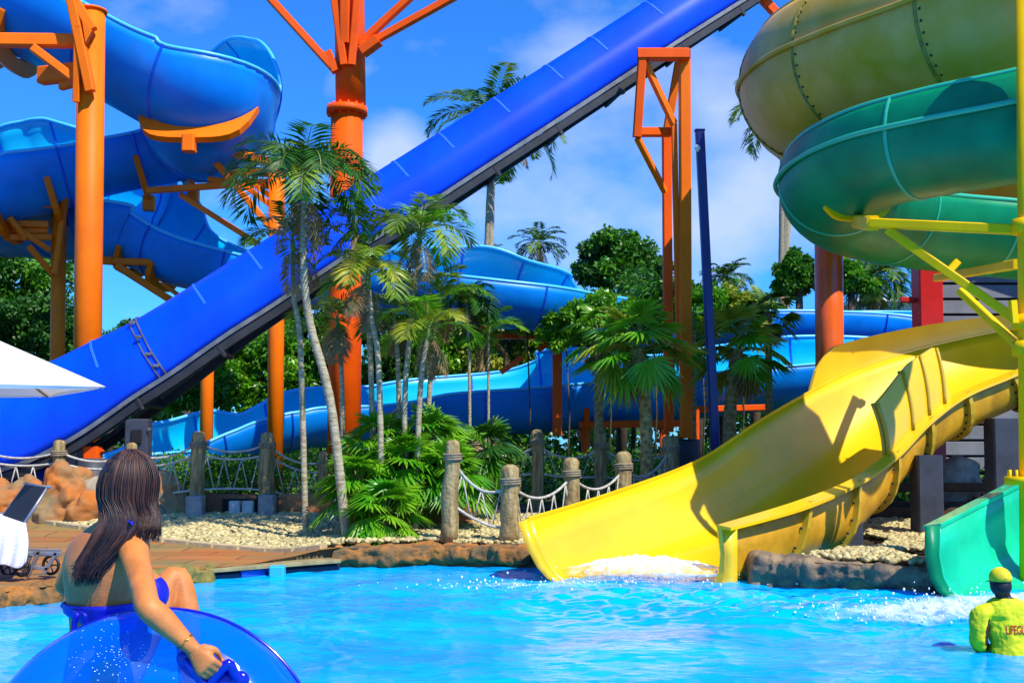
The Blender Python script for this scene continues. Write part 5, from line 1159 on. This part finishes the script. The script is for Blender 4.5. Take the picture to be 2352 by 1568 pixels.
# right hand : back of the hand towards us, four fingers curled over the handle, thumb below
hdir = (onT(480, 1536, .05)-wr).normalized(); side = V((.72, -.12, .62)); side = (side - hdir*side.dot(hdir)).normalized(); nrm_ = hdir.cross(side).normalized()
if nrm_.y > 0: nrm_ = -nrm_
palm = wr + hdir*.052
K = [(wr, side*.024, nrm_*.019), (wr + hdir*.03, side*.032, nrm_*.017), (wr + hdir*.065, side*.041, nrm_*.016), (wr + hdir*.088, side*.041, nrm_*.014)]
eloft(mb, K, 16)
FL = [(.031, .046, .024, .020), (.0105, .052, .028, .022), (-.0105, .048, .027, .021), (-.031, .038, .022, .018)]
for s_, l1, l2, l3 in FL:
    k0 = wr + hdir*(.087 - abs(s_-.01)*.12) + side*s_; d1 = (hdir*.62 - nrm_*.72).normalized(); k1 = k0 + d1*l1*.86 + nrm_*.004; d2_ = (-nrm_*.95 - hdir*.35).normalized(); k2 = k1 + d2_*l2; d3 = (-hdir*.95 - nrm_*.1).normalized(); k3 = k2 + d3*l3
    mb.ell(k0, (.0115,)*3, n=10, m=8)
    limb(mb, [(k0 - hdir*.02, .0098), (k0, .0108), (k1, .0095), (k2, .0086), (k3, .0075)], 10)
tb = wr + hdir*.028 + side*.03; limb(mb, [(tb - nrm_*.004, .0135), (tb + side*.018 + hdir*.028 - nrm_*.018, .0115), (tb + side*.006 + hdir*.05 - nrm_*.042, .0095)], 10)
body = remesh(mb, 'body', SKIN, e, .0052, 5)
# face details
ey = hd + V((.07, .052, .01)); mb = MB(); mb.ell(ey, (.009, .012, .009)); mb.build('eye', mat('eye_white', (.7, .66, .62), .3), e)
# hair: cap + long strands
mb = MB(); M50 = Matrix.Rotation(R_(-50), 3, 'Z')
mb.ell(hd + V((-.02, -.012, .018)), (.088, .1, .116), n=24, m=16, M=M50); mb.ell(hd + V((-.03, -.03, -.06)), (.078, .08, .11), n=18, m=12)
mb.ell(hd + V((-.045, -.035, -.13)), (.07, .07, .10), n=18, m=12, M=M50); mb.ell(P(268, 1205, 3.98), (.06, .05, .07), n=14, m=10); mb.ell(P(232, 1250, 3.95), (.035, .04, .075), n=12, m=8, M=Matrix.Rotation(R_(25), 3, 'Y'))
cap = remesh(mb, 'hair', HAIR, e, .009, 4, .012, 40, 2)
rh = random.Random(5); mb = MB()
def strand(a, pts, w0, w1, mi=0):
    K = catmull([tuple(a)]+[tuple(p) for p in pts], 12); n = len(K); mb.tube([V(k) for k in K], [w0 + (w1-w0)*(i/(n-1))**1.2 for i in range(n)], 5, mi=mi)
for k in range(950):      # strands following the skull, hanging down the back
    a_ = rh.uniform(-3.4, -.12); top = hd + V((-.008, -.006, .137)) + V((rh.uniform(-.025, .02), rh.uniform(-.02, .02), 0)); fly = .012*rh.random()**3
    ux = V((math.cos(a_), math.sin(a_), 0)); R1 = .096 + rh.uniform(0, .010) + fly
    p1 = hd + ux*R1*.66 + V((-.012, 0, .107)); p2 = hd + ux*R1 + V((-.014, 0, .03)); p3 = hd + ux*(R1*.99) + V((-.018, 0, -.045)); mi = 1 if rh.random() > .7 else 0
    g = (ux.x+1)/2; j = rh.uniform(-1, 1)
    if g > .72:      # falls over the right shoulder
        x4 = 316 + 50*(g-.72)/.28 + 5*j; p4 = P(x4, 1186, hd.y-.075); p5 = P(x4-8+9*j, 1215 + 30*rh.random(), hd.y-.10); strand(top, [p1, p2, p3, p4, p5], .0024, .0008, mi)
    else:
        g2 = g/.72; x4 = 230 + 86*g2 + 4*j; p4 = P(x4, 1196, 3.935 - .03*math.sin(g2*3.1)); x5 = 200 + 84*g2 + 7*j; p5 = P(x5, 1256, 3.915 + .01*j)
        l = rh.random(); p6 = P(x5 - 16 - 26*g2 + 6*j, 1290 + 20*l, 3.915+.01*j); p7 = P(x5 - 24 - 40*g2 + 12*rh.uniform(-1, 1), 1300 + 48*l*l, 3.92+.01*j)
        strand(top, [p1, p2, p3, p4, p5, p6, p7], .0027, .0007, 1 if (l > .5 and mi) or rh.random() > .8 else 0)
mb.build('hair_strands', [HAIR, HAIRL], e)
# bikini: band round the chest, tie ends, cup, strap
mb = MB(); rings = []
def tor(f):   # interpolate torso sections by image height
    ys = [1640, 1560, 1480, 1420, 1360, 1300, 1248, 1215, 1190]; k = 0
    while k < len(ys)-2 and f < ys[k+1]: k += 1
    g = (ys[k]-f)/(ys[k]-ys[k+1]); c = secs[k][0].lerp(secs[k+1][0], g); return c, secs[k][1].lerp(secs[k+1][1], g), secs[k][2].lerp(secs[k+1][2], g)
def onbody(y, t, g=1.07):
    c, a, b_ = tor(y); return c + a*g*math.copysign(abs(math.cos(t))**.85, math.cos(t)) + b_*g*math.copysign(abs(math.sin(t))**.9, math.sin(t))
n = 60; up_ = []; lo_ = []
for i in range(n+1):
    t = -math.pi/2 + 2*math.pi*i/n; w_ = .5*(1-math.cos(2*math.pi*i/n)); 
    up_.append((1384 - 8*w_, t)); lo_.append((1402 + 40*min(1, w_*1.7), t))
K = 6; rows = []
for q in range(K+1): rows.append([onbody(up_[i][0] + (lo_[i][0]-up_[i][0])*q/K, up_[i][1]-.9, 1.075) for i in range(n+1)])
mb.loft(rows, False, False, 0, True); o = mb.build('bikini_band', BIKINI, e); sd_ = o.modifiers.new('s', 'SOLIDIFY'); sd_.thickness = .006; sd_.offset = 1
kn_ = onbody(1392, -math.pi/2-.9, 1.08); mb = MB(); mb.ell(kn_, (.014, .012, .012), n=12, m=8)
for x0, x1, x2, y2 in ((176, 171, 168, 1462), (190, 196, 200, 1448)):
    pts = [kn_, P(x0, 1405, 3.95), P(x1, 1430, 3.95), P(x2, y2, 3.96)]; K = catmull([tuple(p) for p in pts], 10); r1 = []
    for i, k in enumerate(K): w_ = .004 + .007*math.sin(min(1, i/8)*math.pi*.7); c = V(k); r1.append([c + V((w_, 0, 0)), c + V((0, -.003, .002)), c + V((-w_, 0, 0)), c + V((0, .003, 0))])
    mb.loft(r1, True, True, 0, True)
mb.build('bikini_tie', BIKINI, e)
mb = MB(); mb.ell(B(340, 1364, 4.05), (.076, .082, .078), n=20, m=12); mb.ell(B(301, 1358, 4.2), (.076, .082, .078), n=20, m=12); mb.build('bikini_cup', BIKINI, e)
mb = MB(); mb.tube([B(262, 1205, 3.905), B(300, 1196, 3.9), B(330, 1260, 4.04), B(344, 1320, 4.07)], .006, 8); mb.build('bikini_strap', BIKINI, e)
# bracelet
d_ = (wr-el_).normalized(); c = wr - d_*.03; u_ = d_.cross(V((0, 0, 1))).normalized(); w_ = d_.cross(u_); ring = [c + (u_*math.cos(k*math.pi/12) + w_*math.sin(k*math.pi/12))*.031 + d_*.004*math.sin(k*2.1) for k in range(25)]
mb = MB(); mb.tube(ring, .0022, 6, cap=False); mb.build('bracelet', GOLD, e)
mb = MB(); s_, l1, l2, l3 = FL[1]; k0 = wr + hdir*.087 + side*s_; mb.ell(k0 + (hdir*.62-nrm_*.72).normalized()*.018 + nrm_*.008, (.006, .006, .006)); mb.build('ring', mat('pearl', (.8, .6, .5), .2), e)

def handle(pts, name='handle'):
    mb = MB(); c = [V(p) for p in pts]; K = catmull([tuple(p) for p in c], 24); mb.tube([V(k) for k in K], .0165, 10); 
    for p in (c[0], c[-1]): mb.ell(p, (.034, .018, .03), n=14, m=8)
    return mb.build(name, DBL, eT)
fing = wr + hdir*.118 - nrm_*.030
hp = [onT(428, 1512), onT(440, 1530, .02), fing - side*.055, fing, fing + side*.05, onT(538, 1545, .02), onT(550, 1560)]
if all(q is not None for q in hp): handle(hp)
mb = MB()   # reinforcing patch under the handle
ps = []
for i in range(9):
    row = []
    for j in range(7):
        gg = (i-4)/4; w9 = math.sqrt(max(.02, 1-abs(gg)**3)); q = onT(482 + 68*gg - 12*(j-3)*w9*.6, 1532 + 34*gg + 12*(j-3)*w9, .004); row.append(q)
    ps.append(row)
if all(q is not None for r_ in ps for q in r_): mb.loft(ps, False, False, 0, True); mb.build('handle_patch', DBL, eT)
# water drops
mb = MB(); rd_ = random.Random(3)
for k in range(130):
    q = onT(rd_.gauss(270, 60), rd_.gauss(1500, 35))
    if q is not None: s_ = rd_.choice([.0012, .0016, .0025]); mb.ell(q, (s_, s_, s_*.7), n=6, m=4)
o = mb.build('water_drops', mat('water_drop', (.6, .8, 1), .05, spec=1)); o.parent = eT; o.data.transform(Matrix.Translation(-eT.location)); o['kind'] = 'stuff'

# --- lifeguard, standing waist deep, back to us
e = empty('person', V((4.2, 9.1, -.9)), 'lifeguard in lime long sleeve shirt and lime cap standing waist deep', 'person')
def L_(px, py, D=9.1): return P(2312 + (px-2312)*.9 + 5, py, D)
rt2 = V((1, -.12, 0)).normalized(); fw2 = V((.12, 1, 0)).normalized(); mb = MB()
eloft(mb, [(L_(2318, 1640), rt2*.14, fw2*.1), (L_(2318, 1560), rt2*.135, fw2*.095), (L_(2316, 1500), rt2*.125, fw2*.09), (L_(2314, 1450), rt2*.14, fw2*.09), (L_(2313, 1412), rt2*.155, fw2*.085), (L_(2310, 1392), rt2*.13, fw2*.07), (L_(2303, 1372), rt2*.075, fw2*.06)])
hd2 = L_(2290, 1335); limb(mb, [(L_(2304, 1380), .055), (L_(2298, 1362), .052), (hd2, .05)])
mb.ell(hd2, (.078, .095, .115), n=18, m=12); mb.ell(hd2+V((-.075, .0, -.01)), (.014, .02, .03)); mb.ell(hd2+V((.078, 0, -.01)), (.014, .02, .03)); mb.ell(hd2+V((0, .1, -.03)), (.014, .02, .02))
aL = [(L_(2270, 1404), .058), (L_(2250, 1412), .062), (L_(2242, 1450), .055), (L_(2246, 1478, 9.15), .048), (L_(2268, 1495, 9.35), .035), (L_(2285, 1500, 9.5), .026)]
aR = [(L_(2353, 1404), .058), (L_(2378, 1408), .062), (L_(2390, 1450), .055), (L_(2385, 1485, 9.15), .048), (L_(2370, 1500, 9.35), .035), (L_(2355, 1505, 9.5), .026)]
limb(mb, aL); limb(mb, aR)
for c_, sg in ((L_(2250, 1497, 9.05), -1), (L_(2392, 1502, 9.05), 1)):
    pass
for sx_ in (-.085, .085): limb(mb, [(V((4.12+sx_+.0, 9.1, .0)) , .085), (V((4.12+sx_, 9.1, -.35)), .06), (V((4.12+sx_, 9.12, -.85)), .035)])
for base, dx in ((L_(2285, 1502, 9.5), 1), (L_(2355, 1507, 9.5), -1)):
    mb.ell(base, (.035, .04, .02))
    for k in range(4): limb(mb, [(base + V((-.024+.016*k, .02, 0)), .009), (base + V((-.026+.017*k, .075, -.02)), .008)], 8)
    limb(mb, [(base + V((.03*dx, 0, 0)), .011), (base + V((.055*dx, .035, -.01)), .009)], 8)
remesh(mb, 'body', DSKIN, e, .009, 4)
mb = MB()
eloft(mb, [(L_(2316, 1512), rt2*.158, fw2*.125), (L_(2315, 1480), rt2*.15, fw2*.118), (L_(2314, 1450), rt2*.165, fw2*.12), (L_(2313, 1412), rt2*.19, fw2*.115), (L_(2310, 1386), rt2*.168, fw2*.098), (L_(2304, 1371), rt2*.085, fw2*.072)])
limb(mb, [(p + V(((-.03 if p.x < 4.1 else .03), 0, 0)), r_+.014) for p, r_ in aL[:5]]); limb(mb, [(p + V(((-.03 if p.x < 4.1 else .03), 0, 0)), r_+.014) for p, r_ in aR[:5]])
remesh(mb, 'shirt', SHIRT, e, .009, 2, .02, 14, 4)
mb = MB(); mb.ell(hd2+V((0, -.005, .028)), (.087, .103, .092), n=24, m=14); 
for v_ in [0]: pass
capo = mb.build('cap', CAP, e)
bm = bmesh.new(); bm.from_mesh(capo.data); bmesh.ops.delete(bm, geom=[v for v in bm.verts if v.co.z + e.location.z < hd2.z - .005], context='VERTS'); bm.to_mesh(capo.data); bm.free(); sd_ = capo.modifiers.new('s', 'SOLIDIFY'); sd_.thickness = .006
mb = MB(); A = [hd2 + V((math.sin(a)*.09, math.cos(a)*.1, .005)) for a in [R_(-60+12*k) for k in range(11)]]; Bq = [hd2 + V((math.sin(a)*.1, math.cos(a)*.17+.0, -.015)) for a in [R_(-55+11*k) for k in range(11)]]
mb.loft([A, Bq], False, False, 0, True); o = mb.build('cap_peak', CAP, e); o.modifiers.new('s', 'SOLIDIFY').thickness = .005
mb = MB(); mb.tube([hd2 + V((math.cos(a)*.035, -.108+.02*abs(math.cos(a)), .008+.03*math.sin(a))) for a in [R_(k*15) for k in range(13)]], .006, 6); mb.build('cap_strap', CAP, e)
mb = MB(); mb.ell(hd2+V((0, -.012, -.035)), (.083, .09, .085), n=18, m=12); mb.ell(hd2+V((.01, -.01, -.1)), (.06, .055, .06)); mb.build('hair', mat('black_hair', (.006, .004, .004), .6), e)
cu = bpy.data.curves.new('t', 'FONT'); cu.body = 'LIFEGUARD'; cu.size = .1; cu.extrude = .0; cu.align_x = 'LEFT'; cu.offset = .0016; to = bpy.data.objects.new('t', cu); C.objects.link(to)
dg = bpy.context.evaluated_depsgraph_get(); dg.update(); me = bpy.data.meshes.new_from_object(to.evaluated_get(dg)); bpy.data.objects.remove(to)
me.name = 'lettering'; me.materials.clear(); me.materials.append(REDTXT)
bm = bmesh.new(); bm.from_mesh(me); bmesh.ops.subdivide_edges(bm, edges=bm.edges[:], cuts=1); bmesh.ops.triangulate(bm, faces=bm.faces[:])
o0 = L_(2290, 1450)
for v in bm.verts:
    x = v.co.x*.5; z = v.co.y; q = V((o0.x + x, 0, o0.z + z)); cx = L_(2313, 1440).x; dx = min(1, abs((q.x-cx))/.2); q.y = 9.1 - .135*math.sqrt(max(.02, 1-dx**2.2)) - .022 + (q.x-cx)*-.12; v.co = q
bm.to_mesh(me); bm.free(); lt = link('lettering', me, e)
sw_ = lt.modifiers.new('w', 'SHRINKWRAP'); sw_.target = [c for c in e.children if c.name.startswith('shirt')][0]; sw_.wrap_method = 'PROJECT'; sw_.use_project_y = True; sw_.use_positive_direction = True; sw_.use_negative_direction = True; sw_.offset = .004; sw_.wrap_mode = 'ABOVE_SURFACE'

# ------------------------------------------------------------------ splash and foam
FOAM = bpy.data.materials.new('foam'); FOAM.use_nodes = True; t = FOAM.node_tree; b = t.nodes['Principled BSDF']; b.inputs['Base Color'].default_value = (.82, .87, .88, 1); b.inputs['Roughness'].default_value = .6
tcn = t.nodes.new('ShaderNodeTexCoord'); n = t.nodes.new('ShaderNodeTexNoise'); n.inputs['Scale'].default_value = 7; n.inputs['Detail'].default_value = 8; n.inputs['Roughness'].default_value = .7; t.links.new(tcn.outputs['Object'], n.inputs['Vector'])
at_ = t.nodes.new('ShaderNodeAttribute'); at_.attribute_name = 'dens'; ad = t.nodes.new('ShaderNodeMath'); ad.operation = 'ADD'; t.links.new(n.outputs[0], ad.inputs[0]); t.links.new(at_.outputs['Fac'], ad.inputs[1])
mr = t.nodes.new('ShaderNodeMapRange'); mr.inputs[1].default_value = .78; mr.inputs[2].default_value = 1.5; t.links.new(ad.outputs[0], mr.inputs[0])
tr_ = t.nodes.new('ShaderNodeBsdfTransparent'); mx = t.nodes.new('ShaderNodeMixShader'); t.links.new(mr.outputs[0], mx.inputs[0]); t.links.new(tr_.outputs[0], mx.inputs[1]); t.links.new(b.outputs[0], mx.inputs[2]); t.links.new(mx.outputs[0], t.nodes['Material Output'].inputs[0])
def foam(label, X0, X1, Y0, Y1, nx, ny, zf, df):
    xs = np.linspace(X0, X1, nx); ys = np.linspace(Y0, Y1, ny); X, Y = np.meshgrid(xs, ys); Z = zf(X, Y); v = np.stack([X.ravel(), Y.ravel(), Z.ravel()], 1)
    i = np.arange(nx-1)[None, :] + nx*np.arange(ny-1)[:, None]; i = i.ravel(); f = np.stack([i, i+1, i+1+nx, i+nx], 1)
    o = npmesh('foam', v, f, FOAM, None, True); a = o.data.attributes.new('dens', 'FLOAT', 'POINT'); a.data.foreach_set('value', df(X, Y).ravel().astype(np.float32)); tag(o, label, 'foam', kind='stuff')
def lump(X, Y, s): return vnoise(X*7, Y*7, 0, s)*.6 + vnoise(X*17, Y*17, 0, s+1)*.4
def b1(X, Y): u = (X-1.75)/1.25; v = (Y-14.5)/.85; return np.clip(1-(u*u+v*v), 0, 1)
foam('white foam on the yellow slide floor at the pool', .4, 3.1, 13.5, 15.4, 170, 120, lambda X, Y: .02 + b1(X, Y)**.8*(.17+.15*lump(X, Y, 2)), lambda X, Y: b1(X, Y)**.7*.82)
def b2_(X, Y): d = np.exp(-((X-4.1)/1.1)**2 - ((Y-11.35 - .12*(X-4.1))/.55)**2) + .9*np.exp(-((X-5.6)/1.3)**2 - ((Y-11.9)/.6)**2); return np.clip(d, 0, 1)
foam('white churned foam in front of the green slide', 2.0, 7.6, 10.2, 13.2, 280, 160, lambda X, Y: waterz(X, Y)+.012 + b2_(X, Y)*(.10*lump(X, Y, 5) + .03), lambda X, Y: b2_(X, Y)*.62)
def b3(X, Y): return np.exp(-((X-.0)/1.3)**2 - ((Y-13.7)/.28)**2) + .6*np.exp(-((X-2.2)/1.6)**2 - ((Y-13.9)/.25)**2)
foam('thin foam streak left of the yellow slide mouth', -3, 4, 12.8, 14.6, 240, 80, lambda X, Y: waterz(X, Y)+.012+b3(X, Y)*.03*lump(X, Y, 8), lambda X, Y: b3(X, Y)*.42)
mb = MB(); rd2 = random.Random(9)
def drops(cx, cy, sx_, sy_, n_, hmax, c=.0):
    for k in range(n_):
        x = rd2.gauss(cx, sx_); y = rd2.gauss(cy, sy_); z = hmax*rd2.random()**3 + .02; r_ = rd2.choice([.004, .006, .009, .014]); mb.ell((x, y, z), (r_, r_*.8, r_*(.8+rd2.random()*.8)), n=6, m=4)
drops(4.3, 11.35, .8, .3, 300, .2); drops(5.6, 11.9, .8, .35, 260, .25); drops(1.7, 14.1, .8, .3, 220, .16); drops(-.2, 13.6, .6, .25, 90, .08)
tag(mb.build('splash_drops', mat('white_water', (.85, .9, .92), .2, spec=.8)), 'white water drops thrown up where the slides meet the pool', 'splash', kind='stuff')
def b4(X, Y): return .42*np.exp(-((X-2.8)/2.6)**2 - ((Y-12.2)/1.0)**2)
foam('scattered flecks of foam on the rippled water between the slides', -1.5, 7, 9.6, 14.0, 420, 220, lambda X, Y: waterz(X, Y)+.008, lambda X, Y: b4(X, Y)*(.25+.75*(vnoise(X*6, Y*11, 0, 31) > .62)))
for o in bpy.data.objects:
    if o.parent is not None and 'category' in o: del o['category']
